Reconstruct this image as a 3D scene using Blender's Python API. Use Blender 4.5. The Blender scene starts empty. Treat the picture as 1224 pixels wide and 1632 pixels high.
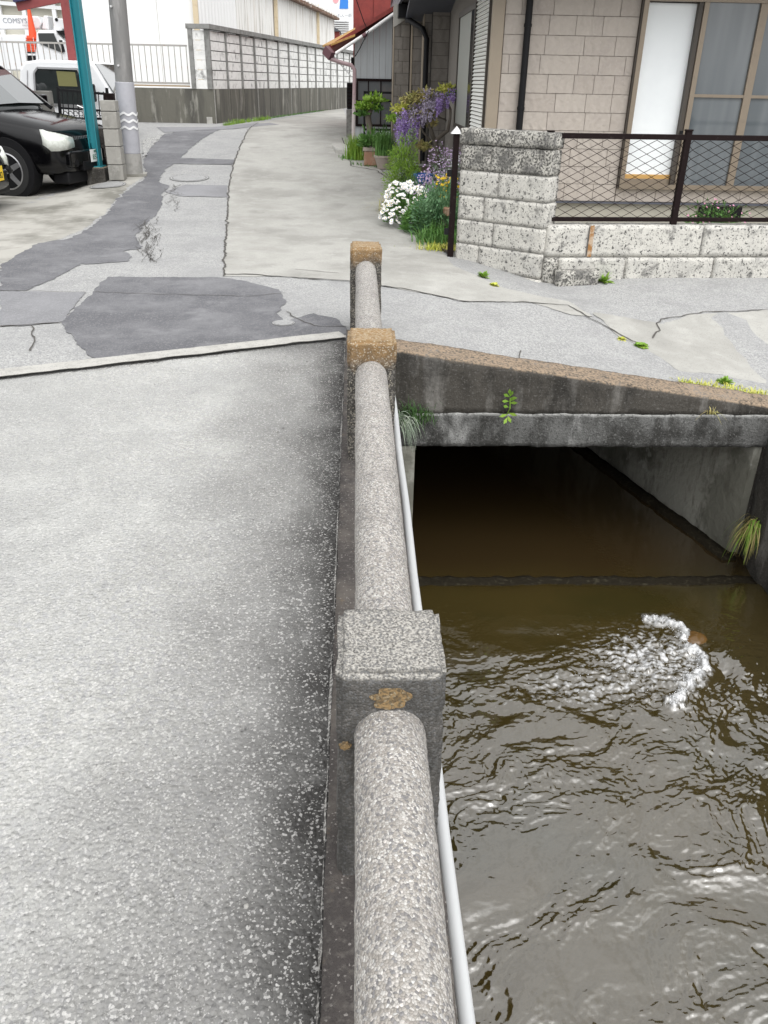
import bpy, bmesh, math, random
import numpy as np
from mathutils import Vector, Matrix, noise, geometry
random.seed(7); rng=np.random.default_rng(7)
S=bpy.context.scene
# ---------------- camera, world, sun, exposure ----------------
FPX=1310.; TH=math.radians(27.6); PS=math.radians(2.27); RO=.02; CZ=1.52
Fw=Vector((math.sin(PS)*math.cos(TH),math.cos(PS)*math.cos(TH),-math.sin(TH)))
R0=Vector((math.cos(PS),-math.sin(PS),0)); U0=R0.cross(Fw)
Rv=R0*math.cos(RO)+U0*math.sin(RO); Uv=U0*math.cos(RO)-R0*math.sin(RO)
CC=Vector((0,0,CZ))
cd=bpy.data.cameras.new('camera'); cam=bpy.data.objects.new('camera',cd); S.collection.objects.link(cam)
cam.matrix_world=Matrix(((Rv.x,Uv.x,-Fw.x,CC.x),(Rv.y,Uv.y,-Fw.y,CC.y),(Rv.z,Uv.z,-Fw.z,CC.z),(0,0,0,1)))
cd.sensor_fit='VERTICAL'; cd.sensor_height=24; cd.lens=24*FPX/1632; cd.clip_start=.05; cd.clip_end=1000
S.camera=cam
W=bpy.data.worlds.new('World'); S.world=W; W.use_nodes=True
nt=W.node_tree; bg=nt.nodes['Background']
sk=nt.nodes.new('ShaderNodeTexSky'); sk.sky_type='NISHITA'; sk.sun_disc=False
SUN_EL=math.radians(58); SUN_ROT=math.radians(155)
sk.sun_elevation=SUN_EL; sk.sun_rotation=SUN_ROT; sk.dust_density=1.5; sk.air_density=1
hs=nt.nodes.new('ShaderNodeHueSaturation'); hs.inputs['Saturation'].default_value=.04
nt.links.new(sk.outputs[0],hs.inputs['Color'])
tc=nt.nodes.new('ShaderNodeTexCoord'); nz=nt.nodes.new('ShaderNodeTexNoise'); nz.inputs['Scale'].default_value=3; nz.inputs['Detail'].default_value=6
nt.links.new(tc.outputs['Generated'],nz.inputs['Vector'])
mr=nt.nodes.new('ShaderNodeMapRange'); mr.inputs[1].default_value=.3; mr.inputs[2].default_value=.7; mr.inputs[3].default_value=.85; mr.inputs[4].default_value=1.3
nt.links.new(nz.outputs['Fac'],mr.inputs[0])
ml=nt.nodes.new('ShaderNodeVectorMath'); ml.operation='SCALE'
nt.links.new(hs.outputs[0],ml.inputs[0]); sx=nt.nodes.new('ShaderNodeSeparateXYZ'); nt.links.new(tc.outputs['Generated'],sx.inputs[0])
zr=nt.nodes.new('ShaderNodeMapRange'); zr.inputs[1].default_value=0; zr.inputs[2].default_value=1; zr.inputs[3].default_value=1.0; zr.inputs[4].default_value=3.2   # overcast: brighter overhead
nt.links.new(sx.outputs[2],zr.inputs[0]); mm_=nt.nodes.new('ShaderNodeMath'); mm_.operation='MULTIPLY'
nt.links.new(zr.outputs[0],mm_.inputs[0]); nt.links.new(mr.outputs[0],mm_.inputs[1]); nt.links.new(mm_.outputs[0],ml.inputs['Scale'])
nt.links.new(ml.outputs[0],bg.inputs[0]); bg.inputs[1].default_value=.15
sl=bpy.data.lights.new('sun','SUN'); sl.energy=.6; sl.angle=math.radians(70); sl.color=(1,.97,.93)
so=bpy.data.objects.new('sun',sl); S.collection.objects.link(so)
# nishita rotation: azimuth measured from +Y clockwise
sd=Vector((math.sin(SUN_ROT)*math.cos(SUN_EL),math.cos(SUN_ROT)*math.cos(SUN_EL),math.sin(SUN_EL)))
so.rotation_euler=sd.to_track_quat('Z','Y').to_euler()
S.view_settings.view_transform='Standard'; S.view_settings.look='None'; S.view_settings.gamma=1
S.view_settings.use_curve_mapping=False; S.view_settings.exposure=.08
S.render.engine='CYCLES'
# ---------------- locating helpers (photo pixel -> point on a real plane) ----------------
def ray(px,py): return Fw*FPX+Rv*(px-612)-Uv*(py-816)
def PZ(px,py,z): d=ray(px,py); return CC+d*((z-CZ)/d.z)
def PY(px,py,y): d=ray(px,py); return CC+d*(y/d.y)
def PX(px,py,x): d=ray(px,py); return CC+d*(x/d.x)
def sst(t): t=max(0,min(1,t)); return t*t*(3-2*t)
def zg(x,y):
    rise=.65*sst((y-9.5)/10.5)
    rise*=1-sst((-x-3.4)/1.2)*(1-sst((y-14)/4))
    k=1 if y<5.3 else 1-.75*sst((y-5.3)/2.7)
    k*=1-sst((y-9)/3)
    drop=.145*max(0,min(3,x-.2))*k+.10*math.exp(-((x-1.9)/.6)**2-((y-7.8)/.7)**2)
    return rise-drop
def PG(px,py):
    z=0
    for _ in range(14):
        p=PZ(px,py,z); z=.5*z+.5*zg(p.x,p.y)
    return Vector((p.x,p.y,zg(p.x,p.y)))
# ---------------- object helpers ----------------
COL=S.collection
def tag(o,label=None,cat=None,group=None,kind=None):
    if label:o['label']=label
    if cat:o['category']=cat
    if group:o['group']=group
    if kind:o['kind']=kind
    return o
def thing(name,label,cat,loc=(0,0,0),group=None):
    o=bpy.data.objects.new(name,None); COL.objects.link(o); o.location=loc; o.empty_display_size=.1
    return tag(o,label,cat,group)
def wloc(o):
    v=Vector((0,0,0))
    while o: v+=o.location; o=o.parent
    return v
class MB:
    def __init__(s): s.v=[]; s.f=[]
    def add(s,vs,fs):
        n=len(s.v); s.v+= [tuple(v) for v in vs]; s.f+=[tuple(i+n for i in f) for f in fs]; return s
    def box(s,x0,x1,y0,y1,z0,z1):
        return s.add([(x0,y0,z0),(x1,y0,z0),(x1,y1,z0),(x0,y1,z0),(x0,y0,z1),(x1,y0,z1),(x1,y1,z1),(x0,y1,z1)],
          [(0,3,2,1),(4,5,6,7),(0,1,5,4),(1,2,6,5),(2,3,7,6),(3,0,4,7)])
    def obox(s,o,a,b,c):   # corner o, edge vectors a,b,c
        o,a,b,c=map(Vector,(o,a,b,c))
        f=[(0,3,2,1),(4,5,6,7),(0,1,5,4),(1,2,6,5),(2,3,7,6),(3,0,4,7)]
        if a.cross(b).dot(c)<0: f=[t[::-1] for t in f]
        return s.add([o,o+a,o+a+b,o+b,o+c,o+a+c,o+a+b+c,o+b+c],f)
    def bar(s,p,q,w,h=None,up=(0,0,1)):  # rectangular bar between two points
        p,q=Vector(p),Vector(q); h=h or w; d=q-p; up=Vector(up)
        if abs(d.normalized().dot(up))>.98: up=Vector((0,1,0))
        sx=d.cross(up).normalized()*w; sy=sx.cross(d).normalized()*h
        return s.obox(p-sx/2-sy/2,sx,sy,d)
    def prism(s,poly,ext):
        n=len(poly); ext=Vector(ext); P=[Vector(p) for p in poly]
        nrm=sum(((P[i]).cross(P[(i+1)%n]) for i in range(n)),Vector((0,0,0)))
        if nrm.dot(ext)>0: P=P[::-1]
        vs=P+[p+ext for p in P]
        fs=[tuple(range(n)),tuple(range(2*n-1,n-1,-1))]+[((i+1)%n,i,n+i,n+(i+1)%n) for i in range(n)]
        return s.add(vs,fs)
    def tube(s,path,r,n=8,cap=True):
        P=[Vector(p) for p in path]; m=len(P); rr=r if isinstance(r,(list,tuple)) else [r]*m
        vs=[];prev=None
        for i,p in enumerate(P):
            d=(P[min(i+1,m-1)]-P[max(i-1,0)]).normalized()
            if prev is None: a=d.orthogonal().normalized()
            else: a=(prev-d*prev.dot(d)).normalized()
            prev=a; b=d.cross(a)
            for k in range(n):
                t=2*math.pi*k/n; vs.append(p+(a*math.cos(t)+b*math.sin(t))*rr[i])
        fs=[(i*n+k,i*n+(k+1)%n,(i+1)*n+(k+1)%n,(i+1)*n+k) for i in range(m-1) for k in range(n)]
        if cap: fs+=[tuple(range(n-1,-1,-1)),tuple((m-1)*n+k for k in range(n))]
        return s.add(vs,fs)
    def lathe(s,c,prof,n=24,axis='Z'):
        c=Vector(c); vs=[]
        for r,h in prof:
            for k in range(n):
                t=2*math.pi*k/n; a,b=r*math.cos(t),r*math.sin(t)
                vs.append(c+(Vector((a,b,h)) if axis=='Z' else Vector((a,h,-b)) if axis=='Y' else Vector((h,a,b))))
        m=len(prof)
        fs=[(i*n+k,i*n+(k+1)%n,(i+1)*n+(k+1)%n,(i+1)*n+k) for i in range(m-1) for k in range(n)]
        fs+=[tuple(range(n-1,-1,-1)),tuple((m-1)*n+k for k in range(n))]
        return s.add(vs,fs)
    def build(s,name,m,parent=None,smooth=False,bevel=0,label=None,kind=None,seg=2):
        off=wloc(parent) if parent else Vector((0,0,0))
        me=bpy.data.meshes.new(name); me.from_pydata([(v[0]-off.x,v[1]-off.y,v[2]-off.z) for v in s.v],[],s.f)
        me.update(); me.materials.append(m)
        o=bpy.data.objects.new(name,me); COL.objects.link(o)
        if parent:o.parent=parent
        if smooth: me.polygons.foreach_set('use_smooth',[True]*len(me.polygons))
        if smooth=='auto':
            bm=bmesh.new(); bm.from_mesh(me)
            for e in bm.edges:
                if len(e.link_faces)==2 and e.calc_face_angle(0)>.6: e.smooth=False
            bm.to_mesh(me); bm.free()
        if bevel:
            b=o.modifiers.new('bevel','BEVEL'); b.width=bevel; b.segments=seg; b.limit_method='ANGLE'; b.angle_limit=.7
        if label:o['label']=label
        if kind:o['kind']=kind
        return o
def rough(m_obj,amp,cell,scale=9,levels=None):
    """subdivide a mesh to cell size and push its skin in and out with noise"""
    me=m_obj.data; bm=bmesh.new(); bm.from_mesh(me)
    for _ in range(8):
        es=[e for e in bm.edges if e.calc_length()>cell]
        if not es: break
        bmesh.ops.subdivide_edges(bm,edges=es,cuts=1,use_grid_fill=True)
    bmesh.ops.triangulate(bm,faces=[f for f in bm.faces if len(f.verts)>4])
    bm.normal_update()
    for v in bm.verts:
        n=v.normal
        v.co+=n*(noise.fractal(v.co*scale,1,2,3)*amp+ (noise.noise(v.co*scale*7))*amp*.5)
    bm.to_mesh(me); bm.free(); me.polygons.foreach_set('use_smooth',[True]*len(me.polygons))
    return m_obj
# ---------------- materials ----------------
class NT:
    def __init__(s,m): s.t=m.node_tree; s.b=s.t.nodes['Principled BSDF']; s.co=None
    def n(s,ty,**k):
        x=s.t.nodes.new(ty)
        for a,b in k.items(): setattr(x,a,b)
        return x
    def l(s,a,b): s.t.links.new(a,b)
    def vec(s,st=(1,1,1),rnd=False):
        if s.co is None:
            s.co=s.n('ShaderNodeTexCoord').outputs['Object']
            if rnd:
                oi=s.n('ShaderNodeObjectInfo'); mu=s.n('ShaderNodeVectorMath',operation='MULTIPLY_ADD')
                s.l(s.co,mu.inputs[0]); mu.inputs[1].default_value=(1,1,1)
                sc=s.n('ShaderNodeVectorMath',operation='SCALE'); sc.inputs[0].default_value=(13.7,7.3,21.1)
                s.l(oi.outputs['Random'],sc.inputs['Scale']); s.l(sc.outputs[0],mu.inputs[2]); s.co=mu.outputs[0]
        if st==(1,1,1): return s.co
        mp=s.n('ShaderNodeMapping'); mp.inputs['Scale'].default_value=st; s.l(s.co,mp.inputs[0]); return mp.outputs[0]
    def rng(s,x,lo,hi,a=0.,b=1.):
        m=s.n('ShaderNodeMapRange'); m.inputs[1].default_value=lo;m.inputs[2].default_value=hi;m.inputs[3].default_value=a;m.inputs[4].default_value=b
        s.l(x,m.inputs[0]); return m.outputs[0]
    def mul(s,a,b):
        m=s.n('ShaderNodeMath',operation='MULTIPLY'); s.l(a,m.inputs[0])
        if isinstance(b,(int,float)): m.inputs[1].default_value=b
        else: s.l(b,m.inputs[1])
        return m.outputs[0]
def c4(c): return (c[0],c[1],c[2],1)
def mat(name,col,rough_=.8,L=(),B=(),metal=0,spec=.5,coat=0,rnd=False,trans=0,ior=1.45,emit=0):
    m=bpy.data.materials.new(name); m.use_nodes=True; T=NT(m); b=T.b
    b.inputs['Roughness'].default_value=rough_; b.inputs['Metallic'].default_value=metal
    b.inputs['Specular IOR Level'].default_value=spec; b.inputs['Coat Weight'].default_value=coat
    b.inputs['Coat Roughness'].default_value=.03
    b.inputs['Transmission Weight'].default_value=trans; b.inputs['IOR'].default_value=ior
    b.inputs['Base Color'].default_value=c4(col)
    T.vec(rnd=rnd); cur=None
    for l in L:
        k=l[0]; st=l[7] if len(l)>7 else (1,1,1)
        if k=='n':    # noise: scale,col,lo,hi,strength,detail
            t=T.n('ShaderNodeTexNoise'); t.inputs['Scale'].default_value=l[1]; t.inputs['Detail'].default_value=l[6] if len(l)>6 else 5; t.inputs['Roughness'].default_value=.62
            T.l(T.vec(st),t.inputs[0]); f=T.mul(T.rng(t.outputs['Fac'],l[3],l[4]),l[5]); c=l[2]
        elif k=='v':  # voronoi cells picked at random
            t=T.n('ShaderNodeTexVoronoi'); t.inputs['Scale'].default_value=l[1]; T.l(T.vec(st),t.inputs[0])
            sp=T.n('ShaderNodeSeparateColor'); T.l(t.outputs['Color'],sp.inputs[0]); f=T.mul(T.rng(sp.outputs[l[6] if len(l)>6 else 0],l[3],l[4]),l[5]); c=l[2]
        elif k=='e':  # voronoi cell borders
            t=T.n('ShaderNodeTexVoronoi',feature='DISTANCE_TO_EDGE'); t.inputs['Scale'].default_value=l[1]; T.l(T.vec(st),t.inputs[0])
            f=T.mul(T.rng(t.outputs['Distance'],l[3],l[4],1,0),l[5]); c=l[2]
        elif k in 'xyz': # position gradient with ragged edge: axis, noise scale, col, lo, hi, strength, ragged
            sp=T.n('ShaderNodeSeparateXYZ'); T.l(T.co,sp.inputs[0])
            t=T.n('ShaderNodeTexNoise'); t.inputs['Scale'].default_value=l[1]; t.inputs['Detail'].default_value=6; T.l(T.vec(st),t.inputs[0])
            ad=T.n('ShaderNodeMath',operation='MULTIPLY_ADD'); T.l(t.outputs['Fac'],ad.inputs[0]); ad.inputs[1].default_value=l[6]; T.l(sp.outputs['XYZ'.index(k.upper())],ad.inputs[2])
            f=T.mul(T.rng(ad.outputs[0],l[3]+l[6]*.5,l[4]+l[6]*.5),l[5]); c=l[2]
        elif k=='up':   # surfaces that face up
            g=T.n('ShaderNodeNewGeometry'); sp=T.n('ShaderNodeSeparateXYZ'); T.l(g.outputs['Normal'],sp.inputs[0])
            t=T.n('ShaderNodeTexNoise'); t.inputs['Scale'].default_value=l[1]; t.inputs['Detail'].default_value=5; T.l(T.co,t.inputs[0])
            f=T.mul(T.mul(T.rng(sp.outputs[2],.3,.8),T.rng(t.outputs['Fac'],l[3],l[4])),l[5]); c=l[2]
        elif k=='r':  # a random shade for each object
            oi=T.n('ShaderNodeObjectInfo'); f=T.mul(oi.outputs['Random'],l[5]); c=l[2]
        mx=T.n('ShaderNodeMix',data_type='RGBA'); T.l(f,mx.inputs[0])
        if cur is None: mx.inputs[6].default_value=c4(col)
        else: T.l(cur,mx.inputs[6])
        mx.inputs[7].default_value=c4(c); cur=mx.outputs[2]
    if cur is not None: T.l(cur,b.inputs['Base Color'])
    nb=None
    for l in B:
        st=l[4] if len(l)>4 else (1,1,1)
        if l[0]=='n':
            t=T.n('ShaderNodeTexNoise'); t.inputs['Scale'].default_value=l[1]; t.inputs['Detail'].default_value=6; T.l(T.vec(st),t.inputs[0]); h=t.outputs['Fac']
        elif l[0]=='v':
            t=T.n('ShaderNodeTexVoronoi',feature='SMOOTH_F1'); t.inputs['Scale'].default_value=l[1]; t.inputs['Smoothness'].default_value=.3; T.l(T.vec(st),t.inputs[0]); h=T.rng(t.outputs['Distance'],0,.8,1,0)
        elif l[0]=='w':
            t=T.n('ShaderNodeTexWave'); t.inputs['Scale'].default_value=l[1]; t.inputs['Distortion'].default_value=6; t.inputs['Detail'].default_value=4; t.inputs['Detail Scale'].default_value=1.5; T.l(T.vec(st),t.inputs[0]); h=t.outputs['Fac']
        bp=T.n('ShaderNodeBump'); bp.inputs['Strength'].default_value=l[2]; bp.inputs['Distance'].default_value=l[3]
        T.l(h,bp.inputs['Height'])
        if nb is not None: T.l(nb,bp.inputs['Normal'])
        nb=bp.outputs[0]
    if nb is not None: T.l(nb,b.inputs['Normal'])
    return m
# ---------------- materials of the place ----------------
G=lambda v:(v,v,v)
m_rail=mat('exposed pebble concrete',(.30,.278,.25),.85,L=[
  ('v',215,(.50,.48,.45),.35,.75,.85),('v',215,(.13,.13,.14),.70,.80,.75,1),('v',215,(.33,.20,.16),.975,.98,.7,2),('v',215,(.66,.65,.62),.88,.93,.7,2),
  ('e',215,(.12,.112,.10),0,.10,.75),('n',7,(.16,.15,.14),.48,.75,.5),('n',90,(.42,.39,.36),.5,.7,.4)],B=[('v',215,.7,.0035),('n',400,.3,.0015)])
m_rail_old=mat('weathered lichen post concrete with shaded sides',(.085,.08,.073),.9,L=[
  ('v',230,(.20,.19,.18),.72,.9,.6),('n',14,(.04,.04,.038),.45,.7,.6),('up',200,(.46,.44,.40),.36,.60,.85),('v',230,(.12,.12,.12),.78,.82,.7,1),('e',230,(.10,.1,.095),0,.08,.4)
  ],B=[('v',230,.6,.003),('n',60,.4,.004)])  # dark base colour holds both moss and shade of the sides; tops paler
m_rail_ochre=mat('ochre lichen post concrete with shaded sides',(.06,.056,.05),.9,L=[
  ('v',170,(.26,.245,.22),.6,.75,.6),('z',22,(.27,.165,.07),.44,.54,.9,.16),('n',14,(.05,.045,.04),.48,.72,.5),('up',60,(.32,.24,.14),.42,.6,.8),('v',200,(.46,.42,.34),.86,.9,.6,1)],B=[('v',170,.7,.004),('n',60,.5,.006)])  # lower sides darkened in the colour for moss and shade
m_lichen=mat('ochre lichen crust',(.27,.18,.085),.95,L=[('v',230,(.10,.08,.05),.55,.7,.8),('v',230,(.36,.30,.2),.8,.9,.6,1),('n',60,(.10,.07,.04),.5,.62,.7)],B=[('n',200,.8,.006)])
m_curb=mat('mossy dark concrete',(.055,.048,.045),.9,L=[('n',7,(.16,.14,.12),.45,.7,.7),('v',240,(.30,.28,.26),.95,.97,.7),('n',60,(.11,.10,.09),.5,.64,.7),('n',20,(.20,.14,.08),.62,.75,.5)],B=[('v',240,.6,.003),('n',40,.5,.01)])
m_deck=mat('worn bridge asphalt',(.40,.397,.375),.85,L=[
  ('v',85,(.56,.555,.53),.5,.8,.6),('v',85,(.36,.36,.365),.65,.8,.7,1),('e',85,(.17,.17,.17),0,.08,.5),
  ('n',.9,(.33,.33,.32),.42,.62,.85,9),('n',2.3,(.50,.50,.475),.52,.68,.6,9),('n',6,(.42,.42,.41),.5,.75,.45),('n',45,(.34,.34,.335),.52,.66,.5),
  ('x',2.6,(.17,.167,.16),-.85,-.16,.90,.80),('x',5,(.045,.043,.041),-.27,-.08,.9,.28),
  ('v',170,(.55,.54,.52),.88,.95,.6,2),('v',330,(.55,.54,.52),.93,.96,.5,1),('n',4.5,(.42,.415,.40),.62,.76,.45),('n',90,(.10,.10,.10),.60,.70,.55)],
  B=[('v',85,.8,.008),('n',30,.4,.02),('v',300,.5,.002)],spec=.2)
m_street=mat('pale worn asphalt',(.31,.309,.30),.85,L=[('n',2.2,(.22,.22,.215),.5,.68,.7,8),('n',50,(.25,.25,.245),.52,.66,.5),('v',110,(.50,.50,.49),.6,.75,.5),('v',110,(.18,.18,.19),.8,.82,.6,1),('n',1.1,(.27,.27,.268),.42,.7,.7),('n',6,(.44,.44,.43),.55,.75,.4)],B=[('v',110,.6,.005),('n',8,.3,.02)])
m_dark=mat('newer dark asphalt',(.105,.105,.113),.8,L=[('n',3.2,(.25,.25,.255),.54,.70,.7,9),('n',45,(.17,.17,.172),.52,.66,.6),('v',130,(.24,.24,.25),.85,.9,.5),('n',1.4,(.20,.20,.207),.42,.68,.8,8),('n',7,(.075,.075,.085),.5,.75,.5)],B=[('v',130,.6,.004),('n',9,.3,.02)])
m_dark2=mat('faded purple grey asphalt',(.185,.185,.193),.8,L=[('n',45,(.27,.27,.27),.52,.66,.6),('v',130,(.3,.3,.31),.85,.9,.5),('n',1.6,(.27,.27,.28),.42,.7,.7,8)],B=[('v',130,.5,.004)])
m_conc=mat('beige concrete roadway',(.375,.368,.34),.85,L=[('n',1.0,(.25,.243,.222),.42,.64,.85,9),('n',40,(.30,.295,.275),.5,.66,.5),('n',2.5,(.15,.145,.13),.55,.70,.75,9),('n',5,(.50,.49,.46),.5,.75,.5),('v',160,(.22,.22,.2),.93,.95,.6)],B=[('n',60,.3,.004),('v',160,.3,.002)])
m_lot=mat('stained parking concrete',(.36,.348,.315),.85,L=[('n',1.1,(.13,.125,.105),.44,.62,.85,9),('n',4,(.47,.46,.42),.52,.75,.5)],B=[('n',50,.3,.005)])
m_strip=mat('pale joint concrete',(.42,.41,.38),.85,L=[('n',12,(.30,.29,.27),.48,.7,.8),('v',140,(.2,.2,.2),.92,.94,.6)],B=[('v',140,.5,.004),('n',20,.4,.01)])
m_gravel=mat('loose pale gravel',(.42,.42,.41),.9,L=[('v',34,(.62,.61,.58),.4,.9,.8),('e',34,(.06,.06,.06),0,.12,.9)],B=[('v',34,1,.02)])
m_crack=mat('crack dirt',(.075,.07,.063),.95,L=[('n',30,(.12,.11,.1),.5,.7,.7)])
m_head=mat('black stained concrete',(.065,.059,.050),.9,L=[
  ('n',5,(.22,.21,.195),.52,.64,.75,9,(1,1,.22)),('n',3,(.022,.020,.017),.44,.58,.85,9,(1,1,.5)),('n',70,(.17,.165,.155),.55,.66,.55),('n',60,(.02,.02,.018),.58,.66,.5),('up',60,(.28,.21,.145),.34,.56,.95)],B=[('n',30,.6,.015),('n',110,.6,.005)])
m_lint=mat('grey lintel concrete',(.13,.13,.125),.9,L=[('n',6,(.30,.30,.29),.54,.64,.8,9,(1,1,.3)),('n',5,(.030,.029,.026),.45,.60,.85,9,(1,1,.6)),('n',70,(.26,.26,.25),.56,.66,.5),('n',60,(.02,.02,.018),.56,.64,.6),('up',40,(.42,.42,.40),.36,.5,.8)],B=[('n',60,.7,.012),('n',120,.7,.006)])
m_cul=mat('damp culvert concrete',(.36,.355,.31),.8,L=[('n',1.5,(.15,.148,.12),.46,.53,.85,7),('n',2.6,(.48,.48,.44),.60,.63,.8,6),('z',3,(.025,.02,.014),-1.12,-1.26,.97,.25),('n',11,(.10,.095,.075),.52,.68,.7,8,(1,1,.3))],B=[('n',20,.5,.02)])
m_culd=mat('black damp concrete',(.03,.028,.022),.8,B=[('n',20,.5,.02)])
m_pipe=mat('white plastic pipe',(.52,.53,.53),.45,L=[('n',3,(.45,.46,.47),.45,.7,.5,5,(1,.3,1)),('n',30,(.3,.3,.3),.68,.7,.6,4,(6,.3,6))],B=[('n',20,.15,.003)])
m_oya_=None
m_oya=mat('pitted pale stone block',(.55,.535,.49),.9,rnd=True,L=[('n',6,(.40,.39,.365),.45,.7,.8),('n',30,(.30,.29,.27),.55,.7,.5),('n',38,(.05,.049,.047),.575,.615,.9,5),('n',9,(.10,.098,.093),.56,.68,.75,9),('n',80,(.06,.06,.06),.6,.64,.8,3)],B=[('n',40,.45,.012),('n',110,.5,.006)])
m_oyatop=mat('lichen blackened pale stone',(.48,.465,.42),.9,rnd=True,L=[('n',55,(.045,.043,.04),.48,.54,.9,6),('n',8,(.09,.088,.083),.44,.62,.85,9),('n',30,(.30,.29,.28),.55,.68,.5)],B=[('n',40,.5,.014),('n',110,.5,.006)])
m_mortar=mat('grey mortar',(.24,.235,.22),.95,L=[('n',18,(.12,.115,.11),.45,.65,.8)],B=[('n',60,.4,.005)])
m_brown=mat('dark brown painted steel',(.013,.008,.008),.7,spec=.1,L=[('n',30,(.07,.06,.055),.6,.75,.5)])
m_laitance=mat('crusted pale lime',(.34,.33,.31),.9,L=[('n',110,(.09,.085,.08),.46,.54,.9)])
m_wetshade=mat('wet algae concrete and ledge shadow',(.018,.015,.010),.9,spec=.08,L=[('n',30,(.05,.045,.03),.55,.66,.7)],B=[('n',30,.6,.02)])
m_wet=mat('wet brown rock',(.12,.065,.02),.25,B=[('n',14,.5,.02)])
m_blk=mat('black plastic',(.007,.007,.008),.55,spec=.25)
# ---------------- ground ----------------
def resample(P,step,jit,closed=True):
    out=[];n=len(P)
    for i in range(n if closed else n-1):
        a=Vector(P[i]);b=Vector(P[(i+1)%n]);L=(b-a).length;k=max(1,int(L/step))
        nr=Vector((-(b-a).y,(b-a).x)).normalized() if L>1e-6 else Vector((0,0))
        for j in range(k):
            t=j/k;p=a.lerp(b,t)
            w=0 if j==0 else jit*(noise.fractal(Vector((p.x*6,p.y*6,3)),1,2,4)*1.2+noise.noise(Vector((p.x*31,p.y*31,5)))*.9)
            out.append(p+nr*w)
    if not closed: out.append(Vector(P[-1]))
    return out
def draped(name,pts,m,off,jit=.03,cell=.3,step=.05,world=False,parent=None,kind=None,hf=None):
    P=[Vector(p) if world else PG(*p).xy for p in pts]
    P=resample(P,step,jit) if jit else P
    hf=hf or (lambda x,y: zg(x,y))
    xs=[p.x for p in P];ys=[p.y for p in P]
    V=list(P);E=[(i,(i+1)%len(P)) for i in range(len(P))]
    c=max(cell,(max(xs)-min(xs))/160)
    x=min(xs)
    while x<max(xs):
        y=min(ys)
        while y<max(ys): V.append(Vector((x+.01,y+.013)));y+=c
        x+=c
    r=geometry.delaunay_2d_cdt(V,E,[],1,1e-5)
    me=bpy.data.meshes.new(name)
    fs=[tuple(f) for f in r[2]]
    def ok(f):
        a,b,c_=[r[0][i] for i in f]; return (b.x-a.x)*(c_.y-a.y)-(b.y-a.y)*(c_.x-a.x)>0
    fs=[f if ok(f) else f[::-1] for f in fs]
    me.from_pydata([(v.x,v.y,hf(v.x,v.y)+off) for v in r[0]],[],fs); me.materials.append(m)
    me.polygons.foreach_set('use_smooth',[True]*len(fs))
    o=bpy.data.objects.new(name,me); COL.objects.link(o)
    if parent:o.parent=parent
    if kind:o['kind']=kind
    return o
def ribbon(mb,pts,w,off=.0075,jit=.02,step=.05,world=False):
    P=[Vector(p) if world else PG(*p).xy for p in pts]; P=resample(P,step,jit,False)
    vs=[];fs=[]
    for i,p in enumerate(P):
        d=(P[min(i+1,len(P)-1)]-P[max(0,i-1)]).normalized(); nn=Vector((-d.y,d.x))
        ww=w*(.45+.9*abs(noise.noise(Vector((p.x*9,p.y*9,i*.1)))))*.5
        for s_ in(-1,1):
            q=p+nn*ww*s_; vs.append((q.x,q.y,zg(q.x,q.y)+off))
    for i in range(len(P)-1): fs.append((2*i+1,2*i,2*i+2,2*i+3))
    mb.add(vs,fs)
J0=(-.07,5.36); J1=(-2.0,4.49); J2=(-14,-1.05)
street=draped('street',[(.27,5.31),(3.0,5.31),(3.0,-10),(30,-10),(30,9),(9,9),(9,60),(-30,60),(-30,-1.05-7),(-14,-1.05-0.0),J2,J1,J0],m_street,0,jit=0,cell=.3,world=True,kind='structure')
far=MB(); far.add([(-300,-200,-.9),(300,-200,-.9),(300,400,-.9),(-300,400,-.9)],[(0,1,2,3)])
bank=far.build('ground',m_lot,kind='structure') if False else None
gnd=MB()
gnd.add([(-300,60,.64),(300,60,.64),(300,500,.64),(-300,500,.64)],[(0,1,2,3)])
gnd.add([(30,-60,-.44),(300,-60,-.44),(300,60,.2),(30,60,.2)],[(0,1,2,3)])
gnd.add([(-300,-60,-.05),(-30,-60,-.05),(-30,60,.5),(-300,60,.5)],[(0,1,2,3)])
gnd.build('ground',m_lot,kind='structure')
# patches
dp=lambda n,p,m,o,**k: draped(n,p,m,o,kind='structure',**k)
dp('parking_lot',[(-60,470),(0,428),(55,392),(105,377),(140,362),(168,338),(186,316),(205,298),(228,283),(212,271),(100,262),(-60,262)],m_lot,.002)
dp('concrete_roadway',[(356,441),(360,380),(364,300),(372,262),(384,232),(396,207),(412,196),(470,186),(520,176),(546,172),(556,196),(556,232),(600,262),(640,300),(668,352),(725,425),(800,458),(850,470),(905,480),(945,505),(910,502),(845,482),(740,481),(612,456),(560,448),(450,441)],m_conc,.003,jit=.015)
dp('dark_asphalt_lane',[(0,424),(60,388),(112,380),(142,364),(172,338),(188,316),(208,300),(230,286),(229,256),(238,238),(262,214),(300,207),(352,206),(322,222),(300,240),(288,252),(262,272),(252,290),(270,296),(257,312),(259,325),(250,342),(228,360),(216,376),(226,396),(201,400),(209,411),(204,417),(150,421),(128,421),(95,440),(42,464),(0,464)],m_dark,.0045,jit=.03)
dp('dark_asphalt_patch',[(172,442),(352,443),(393,449),(444,462),(457,481),(440,500),(455,514),(470,508),(500,500),(535,508),(551,522),(552,533),(350,556),(153,573),(137,563),(98,515),(112,500)],m_dark,.005,jit=.02)
dp('faded_asphalt_patch',[(0,465),(137,467),(98,514),(50,519),(0,521)],m_dark2,.006,jit=.015)
dp('trench_patch',[(258,251),(374,255),(370,263),(249,261)],m_dark,.007,jit=.006)
dp('rough_trench_patch',[(296,295),(362,296),(364,315),(285,313),(262,306)],m_dark2,.0065,jit=.02)
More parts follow.
